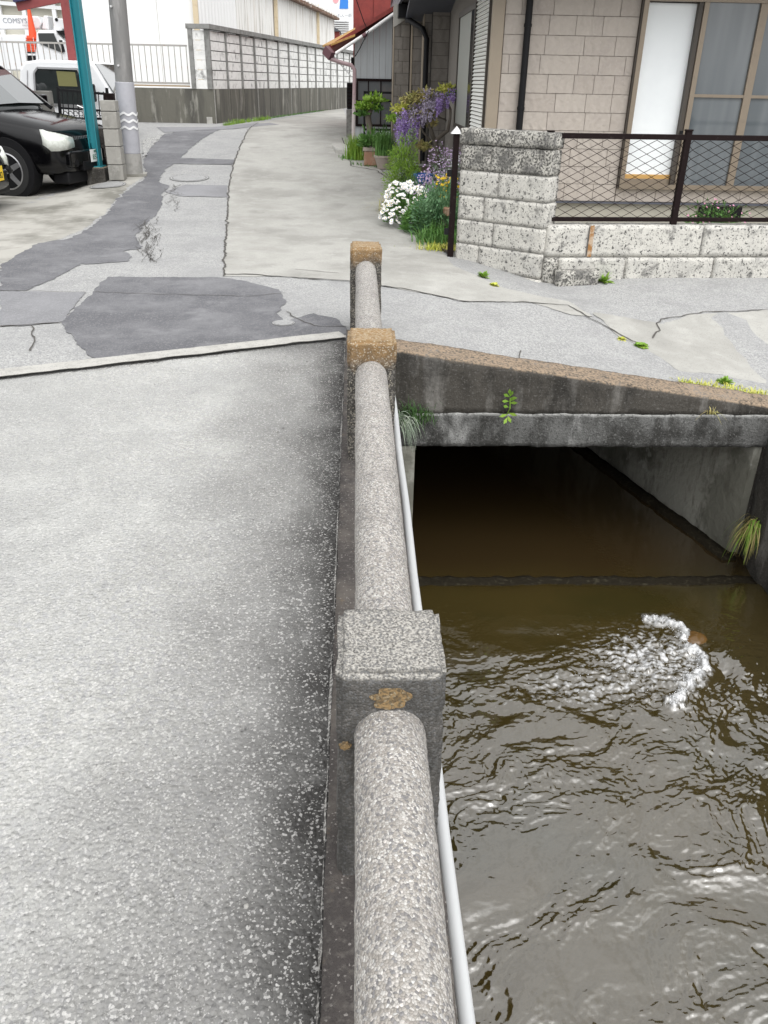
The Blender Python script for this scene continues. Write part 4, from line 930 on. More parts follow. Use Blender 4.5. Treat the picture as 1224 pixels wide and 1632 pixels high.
def prof(w,zb,zt,crown=.02,sh=.80):
    h=zt-zb
    return [(0,zb),(w*.80,zb),(w*.955,zb+.06),(w*.995,zb+h*.30),(w,zb+h*.58),(w*.975,zb+h*.76),(w*.93,zb+h*.88),(w*sh,zt-.015),(w*.45,zt+crown*.6),(0,zt+crown)]
def suv(name,label,xf,yc,z0,W_,hood,roof,r,paint,plate,m_pl,group,kei=False):
    t=thing(name,label,'car',(xf-1.8,yc,z0),group); hw_=W_/2; loft.yc=yc; loft.z0=z0
    zb=.30 if not kei else .20; L=4.4 if not kei else 3.4
    s=[(xf-.0,prof(hw_*.70,zb+.10,hood-.36,.0,.9)),(xf-.04,prof(hw_*.84,zb+.02,hood-.20,.0,.85)),(xf-.12,prof(hw_*.94,zb-.02,hood-.11,.01)),(xf-.32,prof(hw_*.99,zb-.02,hood-.05)),(xf-.8,prof(hw_,zb-.02,hood+.03)),(xf-1.15,prof(hw_,zb-.02,hood+.09)),(xf-1.5,prof(hw_,zb-.02,hood+.13)),(xf-2.4,prof(hw_,zb-.02,hood+.12)),(xf-L+.3,prof(hw_,zb-.02,hood+.07)),(xf-L+.05,prof(hw_*.95,zb,hood)),(xf-L,prof(hw_*.85,zb+.08,hood-.12))]
    loft(s,'body',paint,t,2)
    def cab(w,z1,z2): return [(0,z1),(w,z1),(w*.97,z1+(z2-z1)*.3),(w*.91,z1+(z2-z1)*.65),(w*.84,z2-.05),(w*.72,z2),(0,z2+.02)]
    zc=hood+.06; x_=xf-1.02
    loft([(x_,cab(hw_*.90,zc-.10,zc+.02)),(x_-.25,cab(hw_*.92,zc-.10,zc+.22)),(x_-.62,cab(hw_*.93,zc-.10,roof-.08)),(x_-.82,cab(hw_*.93,zc-.10,roof)),(x_-2.0,cab(hw_*.93,zc-.10,roof+.02)),(x_-2.9 if not kei else x_-2.2,cab(hw_*.92,zc-.10,roof-.05)),(xf-L+.15,cab(hw_*.88,zc-.10,zc+.2))],'cabin',m_cglass,t,2)
    # windscreen, side glass trim, roof skin, pillars
    a,b=Vector((x_-.10,0,zc+.085)),Vector((x_-.60,0,roof-.075))
    MB().add([(a.x+.03,yc-hw_*.80,z0+a.z),(a.x+.03,yc+hw_*.80,z0+a.z),(b.x+.03,yc+hw_*.70,z0+b.z+.02),(b.x+.03,yc-hw_*.70,z0+b.z+.02),(a.x+.07,yc,z0+a.z+.02),(b.x+.07,yc,z0+b.z+.03)],[(0,4,5,3),(4,1,2,5)]).build('windscreen',m_wshield,t)
    MB().prism([(x_-.70,yc-hw_*.68,z0+roof),(x_-.70,yc+hw_*.68,z0+roof),(xf-L+.5,yc+hw_*.66,z0+roof-.01),(xf-L+.5,yc-hw_*.66,z0+roof-.01)],(0,0,.035)).build('roof',paint,t,bevel=.015)
    for sd_ in (-1,1):
        for (xa,xb) in ((x_-.0,x_-.68),): MB().bar((xa,yc+sd_*hw_*.88,z0+zc+.02),(xb,yc+sd_*hw_*.73,z0+roof-.02),.05,.05).build('roof_pillar',paint,t)
        for xa in (x_-1.15,x_-2.05): MB().bar((xa,yc+sd_*hw_*.935,z0+zc),(xa-.03,yc+sd_*hw_*.75,z0+roof-.03),.06,.03).build('roof_pillar',paint,t)
        MB().box(x_-.35,x_-.22,yc+sd_*(hw_+.02) if sd_>0 else yc-hw_-.2,yc+sd_*(hw_+.2) if sd_>0 else yc-hw_-.02,z0+zc+.06,z0+zc+.2).build('side_mirror',paint,t,bevel=.03,seg=3)
        # wheels in dark wells
        for xw in (xf-.84 if not kei else xf-.62,xf-L+.85):
            MB().lathe((xw,yc+sd_*(hw_-.10),z0+r+.02),[(r*1.20,-.115),(r*1.20,.105)],36,axis='Y').build('wheel_well',m_blk,t,smooth='auto')
            wheel(t,xw,yc+sd_*(hw_-.085),z0+r,r,.21,sd_)
        # head lamp wrapping round the corner
        hl=MB(); za,zb2=hood-.40,hood-.15
        pts=[(xf-.25,hw_*.992,zb2+.02,za+.08),(xf-.20,hw_*.99,zb2+.02,za+.05),(xf-.16,hw_*.955,zb2,za),(xf-.08,hw_*.88,zb2-.02,za),(xf-.025,hw_*.74,zb2-.05,za+.01),(xf-.005,hw_*.54,zb2-.09,za+.04)]
        vs=[];
        for (px_,py_,zt_,zl) in pts: vs+=[(px_+.015,yc+sd_*(py_+.012),z0+zl),(px_+.012,yc+sd_*(py_+.008),z0+(zl+zt_)/2),(px_-.015,yc+sd_*(py_-.01),z0+zt_)]
        fs=[]
        for k in range(len(pts)-1):
            for q in range(2): f=(k*3+q,(k+1)*3+q,(k+1)*3+q+1,k*3+q+1); fs.append(f if sd_<0 else f[::-1])
        h_=hl.add(vs,fs).build('headlight',m_lamp,t,smooth=True); sf=h_.modifiers.new('s','SOLIDIFY'); sf.thickness=.03; sf.offset=-1
    gh=hood-.38
    g=MB().box(xf-.09,xf-.028,yc-hw_*.50,yc+hw_*.50,z0+gh,z0+gh+.155).build('grille',m_blk,t,bevel=.02)
    gm=MB()
    for k in range(-9,10):
        y=yc+k*hw_*.052
        for sl2 in(-.03,.03): gm.bar((xf-.024,y-sl2,z0+gh+.012),(xf-.030,y+sl2,z0+gh+.142),.006)
    gm.build('grille_mesh',m_chrome if kei else m_rim,g,kind='stuff')
    em=MB().lathe((xf-.012,yc,z0+gh+.085),[(.05,-.008),(.05,.008)],24,axis='X').build('emblem',m_chrome,t); MB().box(xf-.003,xf+.003,yc-.06,yc+.06,z0+gh+.072,z0+gh+.098).build('bar',m_chrome,em)
    MB().box(xf-.10,xf+.032,yc-hw_*.78,yc+hw_*.78,z0+.40,z0+gh-.03).build('bumper',paint,t,bevel=.035,seg=4)
    MB().box(xf-.05,xf+.042,yc-hw_*.42,yc+hw_*.42,z0+.34,z0+.46).build('air_intake',m_blk,t,bevel=.01)
    for sd_ in (-1,1): MB().lathe((xf+.005,yc+sd_*hw_*.60,z0+.45),[(.045,-.01),(.045,.032),(.03,.036)],16,axis='X').build('fog_lamp',m_blk,t)
    MB().box(xf-.3,xf-.04,yc-hw_*.75,yc+hw_*.75,z0+.18,z0+.34).build('skid_plate',m_blk,t,bevel=.03)
    pc=MB().box(xf+.046,xf+.052,yc-.165,yc+.165,z0+.44 if not kei else z0+.36,z0+.605 if not kei else z0+.525).build('number_plate',m_pl,t)
    zc_=z0+(.50 if not kei else .42)
    text(plate,(xf+.054,yc,zc_),.10,m_green if not kei else m_blk,pc,rot=(math.pi/2,0,math.pi/2),ext=.001)
    text('群馬 500',(xf+.054,yc,zc_+.075),.035,m_green if not kei else m_blk,pc,rot=(math.pi/2,0,math.pi/2),ext=.001)
    return t
s1=suv('parked_car','black off-road style car with a white number plate and five spoke wheels facing the street',-3.79,13.50,-.02,1.76,1.02,1.66,.345,m_black,'85-97',m_plate,'black cars in the parking lot')
s2=suv('parked_car','black car with a yellow number plate, cut by the left edge of the photo',-4.42,10.95,.0,1.48,.88,1.48,.28,m_black,'・6-82',m_yel,'black cars in the parking lot',kei=True)
s1.rotation_euler.z=math.radians(-13); s1.location.y+=.10
# fender pole
MB().tube([Vector((-4.15,14.1,.97)),Vector((-4.13,14.1,1.10)),Vector((-4.22,14.1,1.13))],.012,8).build('fender_mirror',m_chrome,s1)
# white van behind the wall
vv=16.2
va=thing('parked_van','white cab-over van with dark side window parked behind the low grey wall','van',(-5.5,vv,.1))
pv=lambda px,py:PY(px,py,vv)
po=[pv(30,215),pv(31,110),pv(38,98),pv(62,95),pv(140,97),pv(150,104),pv(178,150),pv(183,178),pv(184,215)]
MB().prism(po,(0,1.5,0)).build('body',m_white,va,bevel=.04,seg=3)
gl=[pv(57,148),pv(55,116),pv(60,108),pv(124,110),pv(131,122),pv(146,170),pv(62,165)]
wnd=MB().prism([p+Vector((0,-.012,0)) for p in gl],(0,.02,0)).build('side_window',m_cglass,va)
fr_=MB(); fp=gl+[gl[0]]
for a,b in zip(fp[:-1],fp[1:]): fr_.bar(a+Vector((0,-.02,0)),b+Vector((0,-.02,0)),.03)
fr_.build('window_frame',m_rim,wnd)
MB().prism([pv(90,113)+Vector((0,-.015,0)),pv(120,115)+Vector((0,-.015,0)),pv(124,138)+Vector((0,-.015,0)),pv(94,137)+Vector((0,-.015,0))],(0,.002,0)).build('far_window_view',mat('yellow seat cover',(.16,.155,.06),.7),wnd)
MB().prism([pv(146,102)+Vector((.02,.12,0)),pv(176,148)+Vector((.02,.12,0)),pv(176,148)+Vector((.02,1.35,0)),pv(146,102)+Vector((.02,1.35,0))],(.012,0,.01)).build('windscreen',m_wshield,va)
c=pv(150,148); MB().box(c.x-.05,c.x+.07,vv-.25,vv-.1,c.z-.14,c.z+.14).build('side_mirror',m_blk,va,bevel=.03)
for px in (62,160): 
    c=pv(px,215); wheel(va,c.x,vv+.1,c.z-.02,.28,.16,-1,5)
for py in (112,150): MB().bar(pv(44,py)+Vector((0,-.012,0)),pv(44,py+30)+Vector((0,-.012,0)),.012).build('door_seam',m_rim,va)
rb_=thing('rubbish_heap','white plastic bags heaped on the bed behind the low grey wall','bags',(-5.7,15.6,1.2))
for k,(px,py,r_) in enumerate([(12,140,.14),(28,139,.10),(0,138,.12)]):
    c=PY(px,py,15.6); o=MB().lathe((c.x,15.6,c.z-.02),[(.01,-r_*.9),(r_*.8,-r_*.6),(r_,0),(r_*.7,r_*.5),(.02,r_*.75)],14).build('bag',mat('white plastic bag',(.7,.7,.7),.5) if k==0 else bpy.data.materials['white plastic bag'],rb_,smooth=True); rough(o,.03,.04,9)
# lift truck on the upper lot
ty=24.5
tk=thing('lift_truck','white aerial lift truck with a boom and a dark cab window above the white railing','truck',(-8,ty,1.3))
pt_=lambda px,py,d=0:PY(px,py,ty)+Vector((0,d,0))
MB().prism([pt_(56,110),pt_(57,52),pt_(62,48),pt_(88,48),pt_(104,66),pt_(110,92),pt_(111,112)],(0,2,0)).build('cab',m_white,tk,bevel=.05)
wq=MB().prism([pt_(61,53,-.03),pt_(86,53,-.03),pt_(99,84,-.03),pt_(64,70,-.03)],(0,.02,0)).build('cab_window',m_cglass,tk)
MB().prism([pt_(90,49,-.06),pt_(104,49,-.06),pt_(106,54,-.06),pt_(96,54,-.06)],(0,1.8,0)).build('sun_visor',m_blk,tk)
MB().prism([pt_(95,64,-.06),pt_(99,64,-.06),pt_(104,82,-.06),pt_(99,84,-.06)],(0,.1,0)).build('side_mirror',m_blk,tk)
MB().prism([pt_(-40,112,.1),pt_(-40,55,.1),pt_(40,55,.1),pt_(41,112,.1)],(0,1.9,0)).build('body_box',m_white,tk,bevel=.03)
bo=MB().prism([pt_(-40,44,.6),pt_(-40,20,.6),pt_(48,23,.6),pt_(54,34,.6),pt_(50,44,.6)],(0,.5,0)).build('boom',m_white,tk,bevel=.03)
text('COMSYS',tuple(pt_(10,31,.59)),.165,m_dtext,bo,rot=(math.pi/2,0,0))
MB().box(pt_(22,38).x,pt_(39,38).x,ty+.585,ty+.598,pt_(22,38).z,pt_(22,34.5).z).build('caption_strip',m_palemetal,bo)
MB().prism([pt_(54,44,.6),pt_(56,22,.6),pt_(64,22,.6),pt_(66,46,.6)],(0,.4,0)).build('knuckle',m_white,tk,bevel=.03)
MB().prism([pt_(72,46,.6),pt_(75,26,.6),pt_(100,28,.6),pt_(100,38,.6),pt_(80,50,.6)],(0,.4,0)).build('bucket_arm',m_white,tk,bevel=.03)
MB().lathe(tuple(pt_(78,29,.58)),[(.04,0),(.04,.03)],12,axis='Y').build('pin',m_blk,tk)
m_or=mat('orange traffic cone',(.75,.09,.03),.5)
kn=thing('traffic_cone','orange traffic cones stacked upright between the truck body and its cab','traffic cone',tuple(pt_(49,82,.3)))
c=pt_(49,82,.35); MB().lathe(tuple(c),[(.26,0),(.24,.35),(.10,.36),(.04,.95)],16).build('cone',m_or,kn)
for k in range(6): MB().lathe((c.x,c.y,c.z+.04+k*.05),[(.275,0),(.275,.02)],16).build('cone_rim',m_or,kn)
MB().box(pt_(42,88).x,pt_(60,88).x,ty+.1,ty+.6,pt_(42,88).z,pt_(42,85).z).build('tray',m_white,tk)
MB().box(pt_(42,96).x,pt_(60,96).x,ty+.12,ty+.6,pt_(42,97).z,pt_(42,89).z).build('under_shelf',m_blk,tk)
for k in range(3): MB().box(pt_(0,60).x+k*.8,pt_(0,60).x+k*.8+.012,ty+.085,ty+.099,pt_(0,108).z,pt_(0,58).z).build('panel_seam',m_palemetal,tk)
# ================= plants =================
def arr_obj(name,V,F,m,parent=None,kind='stuff',smooth=False):
    off=wloc(parent) if parent else Vector((0,0,0))
    me=bpy.data.meshes.new(name); V=np.asarray(V,float)-np.array(off); me.from_pydata(V.tolist(),[],F); me.materials.append(m)
    if smooth: me.polygons.foreach_set('use_smooth',[True]*len(me.polygons))
    o=bpy.data.objects.new(name,me); COL.objects.link(o)
    if parent:o.parent=parent
    if kind:o['kind']=kind
    return o
def leafset(P,size,aspect=.5,seed=1,up=.3,fold=.25,dirs=None):
    r=np.random.default_rng(seed); n=len(P); P=np.asarray(P)
    d=r.normal(size=(n,3)) if dirs is None else np.asarray(dirs)+r.normal(size=(n,3))*.35
    d[:,2]+=up; d/=np.linalg.norm(d,axis=1)[:,None]
    q=r.normal(size=(n,3)); s=np.cross(d,q); s/=np.linalg.norm(s,axis=1)[:,None]; nn=np.cross(s,d)
    L=size*r.uniform(.6,1.25,n)[:,None]; w=L*aspect*.5
    v=np.stack([P,P+d*L*.5+s*w+nn*w*fold,P+d*L,P+d*L*.5-s*w+nn*w*fold],1).reshape(-1,3)
    F=[(4*i,4*i+1,4*i+2,4*i+3) for i in range(n)]
    return v,F
def blades(P,h,w,seed=1,spread=.5,droop=.6,seg=4,dirs=None):
    r=np.random.default_rng(seed); V=[];F=[]
    for i,p in enumerate(P):
        a=r.uniform(0,2*np.pi) if dirs is None else math.atan2(dirs[i][1],dirs[i][0])+r.normal()*.4
        sp=r.uniform(.1,1)*spread; H=h*r.uniform(.55,1.15); W2=w*r.uniform(.7,1.2)
        dx,dy=math.cos(a),math.sin(a); b=len(V)
        for k in range(seg+1):
            t=k/seg; o_=sp*H*t*t; z=H*(t-droop*sp*t*t*t); ww=W2*.5*(1-t**1.6)+.0003
            V.append((p[0]+dx*o_-dy*ww,p[1]+dy*o_+dx*ww,p[2]+z)); V.append((p[0]+dx*o_+dy*ww,p[1]+dy*o_-dx*ww,p[2]+z))
        for k in range(seg): F.append((b+2*k,b+2*k+1,b+2*k+3,b+2*k+2))
    return V,F
def leafmat(name,a,b,tr=.25,sc=9):
    m=mat(name,a,.55,L=[('n',sc,b,.40,.62,.9),('n',sc*5,tuple(x*.55 for x in a),.5,.7,.6)],spec=.35)
    m.node_tree.nodes['Principled BSDF'].inputs['Subsurface Weight'].default_value=0
    return m
g_bright=leafmat('bright fresh leaf',(.16,.30,.035),(.28,.42,.06)); g_mid=leafmat('mid green leaf',(.07,.17,.035),(.13,.26,.06)); g_blue=leafmat('blue green leaf',(.07,.16,.07),(.14,.25,.12))
g_yel=leafmat('yellow green leaf',(.46,.50,.07),(.60,.56,.16)); g_tan=leafmat('straw grass',(.44,.36,.15),(.32,.34,.10)); g_dk=leafmat('dark leaf',(.03,.08,.02),(.06,.13,.03))
g_silver=leafmat('silver green leaf',(.24,.30,.22),(.36,.40,.32))
f_white=mat('white petal',(.82,.82,.84),.6); f_lil=mat('lilac petal',(.46,.32,.52),.6,L=[('n',60,(.62,.52,.66),.45,.6,.8)]); f_yel=mat('yellow petal',(.80,.55,.02),.6); f_pink=mat('pink petal',(.65,.28,.42),.6)
f_pur=mat('wisteria purple petal',(.30,.17,.50),.6,L=[('n',70,(.62,.52,.80),.45,.6,.85)]); f_palep=mat('pale wisteria petal',(.42,.36,.50),.6,L=[('n',70,(.66,.60,.70),.45,.6,.8)])
m_bark=mat('grey brown bark',(.13,.11,.09),.9,L=[('n',20,(.24,.22,.19),.5,.7,.7,6,(1,1,.2))],B=[('n',30,.6,.01)])
m_terra=mat('terracotta pot',(.30,.17,.11),.85,L=[('n',8,(.40,.32,.25),.5,.7,.7)]); m_bpot=mat('blue glazed pot',(.03,.10,.35),.3); m_greyp=mat('grey clay pot',(.34,.29,.25),.8,L=[('n',9,(.22,.18,.15),.5,.7,.6)]); m_soil=mat('soil',(.05,.035,.025),.95)
def dome(c,rx,ry,rz,n,seed,shell=.55):
    r=np.random.default_rng(seed); d=r.normal(size=(n,3)); d/=np.linalg.norm(d,axis=1)[:,None]; d[:,2]=np.abs(d[:,2])
    k=r.uniform(shell,1,n)[:,None]*(1+.22*np.sin(d[:,:1]*5+seed)*np.cos(d[:,1:2]*6))
    return np.array(c)+d*k*np.array([rx,ry,rz])
def bush(name,label,cat,c,rx,ry,rz,m,n,size,aspect=.45,seed=1,up=.4,stems=True,group=None):
    t=thing(name,label,cat,tuple(c),group)
    V,F=leafset(dome(c,rx,ry,rz,n,seed),size,aspect,seed,up); arr_obj('foliage',V,F,m,t)
    if stems:
        mb=MB(); r=random.Random(seed)
        for k in range(9): mb.tube([Vector(c),Vector(c)+Vector((r.uniform(-.6,.6)*rx,r.uniform(-.6,.6)*ry,rz*.8))],.004,4)
        mb.build('stems',g_dk,t,kind='stuff')
    return t
def flowers(t,P,size,m,seed=1,name='flowers',petals=8,centre=None):
    r=np.random.default_rng(seed); V=[];F=[];V2=[];F2=[]
    for p in P:
        nrm=Vector((r.normal()*.35,-.55+r.normal()*.25,.8)).normalized(); a=nrm.orthogonal().normalized(); b=nrm.cross(a); p=Vector(p); s=size*r.uniform(.75,1.15)*.5; b0=len(V); ph=r.uniform(0,6)
        V.append(tuple(p))
        for k in range(petals*2):
            th=ph+math.pi*k/petals; rr_=s if k%2==0 else s*.62; V.append(tuple(p+(a*math.cos(th)+b*math.sin(th))*rr_+nrm*s*.15))
        for k in range(petals*2): F.append((b0,b0+1+k,b0+1+(k+1)%(petals*2)))
        if centre:
            b0=len(V2)
            for k in range(6): th=math.pi*k/3; V2.append(tuple(p+(a*math.cos(th)+b*math.sin(th))*s*.25+nrm*s*.2))
            F2.append(tuple(range(b0,b0+6)))
    arr_obj(name,V,F,m,t)
    if centre: arr_obj('flower_centres',V2,F2,centre,t)
def mound(name,label,px,py,dx,dy,n,h,w,m,seed,spread=.7,droop=.6,cat='grass',rad=.15):
    c=PG(px,py); r=np.random.default_rng(seed); P=[(c.x+r.normal()*rad*dx,c.y+r.normal()*rad*dy,c.z-.01) for _ in range(n)]
    t=thing(name,label,cat,tuple(c)); V,F=blades(P,h,w,seed,spread,droop); arr_obj('blades',V,F,m,t); return t
# soil of the flower bed
draped('flower_bed_soil',[(622,300),(640,350),(668,380),(700,398),(722,410),(735,300),(740,258),(660,262)],m_soil,.02,jit=.02,kind='structure')
def at(px,py,Y): return PY(px,py,Y)
# white daisy bush
c=Vector((.60,10.35,.05)); t=bush('daisy_bush','low bush covered in white daisies spilling onto the roadway from the flower bed','flowers',c,.28,.30,.36,g_mid,1800,.05,.35,3)
D=dome((c.x-.02,c.y-.04,c.z+.02),.30,.32,.42,900,4,.9); D=D[(D[:,1]<c.y+.10)][:330]; flowers(t,D,.050,f_white,5,centre=f_yel)
# big feathery green bush
bush('green_bush','tall feathery bright green bush standing by the porch behind the white daisies','bush',(.66,12.1,.12),.24,.30,.78,g_bright,5200,.05,.18,seed=6)
bush('green_bush','small dark leaved plant tucked between the feathery bush and the white daisies','bush',(.72,11.2,.08),.20,.2,.38,g_blue,1500,.05,.3,seed=7)
mound('straw_grass','drooping yellow straw grass tuft at the edge of the roadway left of the daisies',628,338,1,1,420,.30,.008,g_tan,8,1.3,.8,rad=.07)
t=bush('lilac_flowers','mound of small pale lilac flowers against the house wall','flowers',(1.22,11.6,.06),.36,.30,.66,g_silver,1700,.05,.3,seed=9); D=dome((1.22,11.55,.08),.40,.34,.72,900,10,.85); flowers(t,D[D[:,1]<11.8],.028,f_lil,11,petals=5)
D=dome((1.35,11.3,.35),.28,.2,.40,260,12,.8); flowers(t,D,.024,f_white,12,'white_flowers',5)
t=bush('lilac_flowers','small lilac flowering plant just above the white daisy bush','flowers',(.86,11.0,.06),.16,.16,.46,g_silver,500,.04,.3,seed=13); D=dome((.86,10.98,.06),.17,.17,.50,240,14,.85); flowers(t,D,.028,f_lil,15,petals=5)
t=bush('yellow_flowers','clump of yellow flowers between the lilac mound and the gate post','flowers',(1.12,10.75,.05),.22,.18,.42,g_mid,900,.05,.3,seed=16); D=dome((1.10,10.65,.12),.22,.16,.42,90,17,.9); flowers(t,D,.048,f_yel,18)
bush('green_bush','broad leafy blue green mound filling the bed beside the gate post','bush',(.96,9.75,.0),.30,.42,.52,g_blue,4200,.06,.28,seed=19)
bush('green_bush','mid green leafy plant in the middle of the flower bed below the yellow flowers','bush',(.74,9.95,.0),.20,.3,.34,g_mid,1700,.06,.25,seed=20)
mound('garden_grass','broad green grass tuft at the front corner of the flower bed beside the gate post',704,388,1.3,1.4,420,.26,.014,g_mid,21,.9,.7,rad=.10)
mound('garden_grass','yellowing grass fringe at the very front of the flower bed',706,399,1.6,.5,260,.12,.010,g_yel,22,1.1,.7,rad=.10)
# pots in the bed
c=at(674,296,11.9); t=thing('blue_pot','blue glazed flower pot among the lilac flowers','flower pot',(.98,11.7,.1))
MB().lathe((.92,11.75,.30),[(.10,-.2),(.13,.1),(.15,.12),(.15,.15),(.13,.15),(.12,.10)],20).build('pot',m_bpot,t,smooth='auto')
c=at(712,336,9.45); t=thing('clay_ornament','small terracotta pot lying tilted in the leaves beside the gate post','flower pot',tuple(c))
o=MB().lathe(tuple(c),[(.03,-.05),(.045,.02),(.052,.02),(.052,.035),(.035,.035),(.03,.0)],16).build('pot',m_terra,t,smooth='auto')
# wisteria
ws=thing('wisteria','gnarled wisteria with hanging purple flower clusters trained beside the porch','wisteria',(1.05,12.9,.2))
w=lambda px,py,Y=12.9:PY(px,py,Y)
MB().tube([w(700,262)-Vector((0,0,.25)),w(697,240),w(693,225),w(703,216),w(714,208),w(717,190),w(718,175),w(712,160),w(700,155)],[.05,.045,.04,.03,.026,.02,.018,.014,.01],10).build('trunk',m_bark,ws,smooth=True)
MB().tube([w(693,225),w(686,205),w(680,192),w(672,190),w(663,196)],[.03,.025,.02,.016,.01],8).build('branch',m_bark,ws,smooth=True)
MB().tube([w(690,230),w(674,210),w(668,192),w(690,182),w(712,192)],[.02,.012,.01,.01,.008],8).build('branch',m_bark,ws,smooth=True)
MB().tube([w(686,205),w(690,178),w(660,172),w(640,180),w(628,188)],[.014,.012,.009,.008,.005],8).build('branch',m_bark,ws,smooth=True)
rc=random.Random(31)
rac=[(638,178,48,1),(645,172,45,1),(652,175,50,1),(658,180,42,1),(648,188,52,1),(655,190,40,1),(640,192,45,1),(634,184,45,1),(662,186,32,1),(668,150,42,0),(674,142,46,0),(681,140,48,0),(688,142,46,0),(694,146,40,0),(672,158,40,0),(680,160,36,0),(688,160,30,0),(702,150,30,1),(708,146,28,1),(714,142,26,1),(720,138,22,1),(723,142,16,1),(700,158,20,1),(644,200,30,1),(660,172,40,0),(636,205,20,1),(650,165,40,0),(666,166,34,1)]
for i,(px,py,L,mk) in enumerate(rac):
    a=w(px,py,12.9+rc.uniform(-.22,.2)); Lm=L/100.*.88; P=[];rg=np.random.default_rng(100+i)
    for k in range(int(230*Lm/.4)):
        tt=rg.uniform(0,1)**.85; rad=.055*(1-tt)**.6+.008; th=rg.uniform(0,6.28); rr_=rad*rg.uniform(.35,1)
        P.append((a.x+math.cos(th)*rr_+.03*tt*math.sin(i),a.y+math.sin(th)*rr_,a.z-tt*Lm))
    V,F=leafset(P,.030,.7,i,-.2,.3); arr_obj('flower_cluster',V,F,f_pur if mk else f_palep,ws,kind='stuff')
for i,(px,py,rx,rz,m_,n) in enumerate([(713,140,.14,.08,g_yel,170),(722,145,.10,.08,g_bright,120),(660,158,.22,.10,g_tan,260),(640,172,.14,.10,g_yel,200),(626,186,.10,.07,g_bright,140),(677,150,.16,.10,g_tan,180),(680,178,.18,.10,g_tan,160),(655,190,.1,.1,g_yel,80),(690,195,.1,.08,g_tan,60),(675,232,.10,.08,g_tan,160)]):
    c=w(px,py,12.9); V,F=leafset(dome((c.x,c.y,c.z-.03),rx,.14,rz,int(n*1.8),50+i,.2),.062,.36,60+i,-.1); arr_obj('leaf_spray',V,F,m_,ws,kind='stuff')
# potted plants by the shed
def potbox(c,wx,wy,h,m,t): 
    MB().prism([(c.x-wx*.85,c.y-wy,c.z),(c.x+wx*.85,c.y-wy,c.z),(c.x+wx*.85,c.y+wy,c.z),(c.x-wx*.85,c.y+wy,c.z)],(0,0,h*.8)).build('pot',m,t,bevel=.01); MB().box(c.x-wx,c.x+wx,c.y-wy*1.1,c.y+wy*1.1,c.z+h*.8,c.z+h).build('rim',m_greyp,t,bevel=.006)
Yp=14.6
c=PY(591,250,Yp); c.z=zg(c.x,c.y); t=thing('planter','square terracotta planter with leafy dark plant beside the pink downpipe','planter',tuple(c)); potbox(c,.13,.13,.27,m_terra,t)
V,F=leafset(dome((c.x,c.y,c.z+.27),.20,.16,.26,500,41,.3),.09,.3,41); arr_obj('foliage',V,F,g_mid,t)
c2=PY(612,250,Yp-.3); c2.z=zg(c2.x,c2.y); t=thing('planter','round shallow clay bowl filled with upright green grass','planter',tuple(c2))
MB().lathe(tuple(c2),[(.10,0),(.13,.10),(.155,.17),(.165,.17),(.165,.20),(.14,.20),(.13,.17)],24).build('pot',m_greyp,t,smooth='auto')
r=np.random.default_rng(42); V,F=blades([(c2.x+r.normal()*.06,c2.y+r.normal()*.06,c2.z+.18) for _ in range(420)],.42,.010,42,.7,.4); arr_obj('blades',V,F,g_mid,t)
mound('tall_grass','bright green upright grass clump at the foot of the pink downpipe',567,254,.8,.8,420,.40,.012,g_bright,43,.45,.3,rad=.08)
mound('tall_grass','low weeds on the concrete edge left of the pink downpipe',553,253,.8,1,70,.10,.012,g_mid,44,.9,.5,rad=.10)
c=PY(588,222,15.2); t=thing('bonsai','small potted tree with a dark trunk and bright leaves before the shed window','potted tree',tuple(c))
MB().tube([c-Vector((0,0,.3)),c+Vector((.02,0,.1)),c+Vector((-.02,0,.35)),c+Vector((.05,0,.5))],[.06,.055,.05,.03],10).build('trunk',m_bark,t,smooth=True)
for i,(dx,dz,rx,rz,n) in enumerate([(-.04,.50,.20,.16,420),(.10,.62,.16,.12,300),(-.12,.42,.12,.08,160),(.14,.50,.10,.10,140)]):
    V,F=leafset(dome((c.x+dx,c.y,c.z+dz-.05),rx,.14,rz,n,70+i,.15),.065,.55,70+i); arr_obj('foliage',V,F,g_bright if i<2 else g_mid,t)
bush('green_bush','dark leafy plant crowded behind the round clay bowl against the shed','bush',(.50,15.4,zg(.5,15.4)),.26,.16,.42,g_dk,900,.10,.25,seed=45)
# weeds
def rosette(px,py,R_,H,n,m,label,seed,name='weed',loc=None,nrm=None,lw=.35):
    c=loc or PG(px,py); t=thing(name,label,'weed',tuple(c)); r=np.random.default_rng(seed); V=[];F=[]
    for i in range(n):
        a=r.uniform(0,6.28); e=r.uniform(.2,1.2); L=R_*r.uniform(.6,1.1); d=Vector((math.cos(a)*math.cos(e),math.sin(a)*math.cos(e),math.sin(e)*H/R_)); s=Vector((-math.sin(a),math.cos(a),0)); b=len(V)
        for tt,ww in ((0,.15),(.35,.8),(.65,1),(1,.05)):
            p=c+d*L*tt+Vector((0,0,-.35*L*tt*tt)); q=s*L*lw*.5*ww; V+= [tuple(p-q),tuple(p+Vector((0,0,-.004))),tuple(p+q)]
        for k in range(3): F+=[(b+3*k,b+3*k+1,b+3*k+4,b+3*k+3),(b+3*k+1,b+3*k+2,b+3*k+5,b+3*k+4)]
    arr_obj('leaves',V,F,m,t); return t
rosette(963,450,.10,.16,34,g_bright,'leafy bright green weed at the foot of the low stone wall',81)
rosette(770,442,.07,.10,46,g_bright,'left one of two weeds at the foot of the stone gate pillar',82,lw=.5)
rosette(789,456,.07,.06,36,g_yel,'right, yellower one of two weeds at the foot of the stone gate pillar',83,lw=.4)
rosette(1020,552,.08,.06,60,g_bright,'dark green weed clump in the middle of the side road',84,lw=.6)
rosette(990,541,.05,.04,26,g_yel,'small yellow weed just left of the clump in the side road',85,lw=.5)
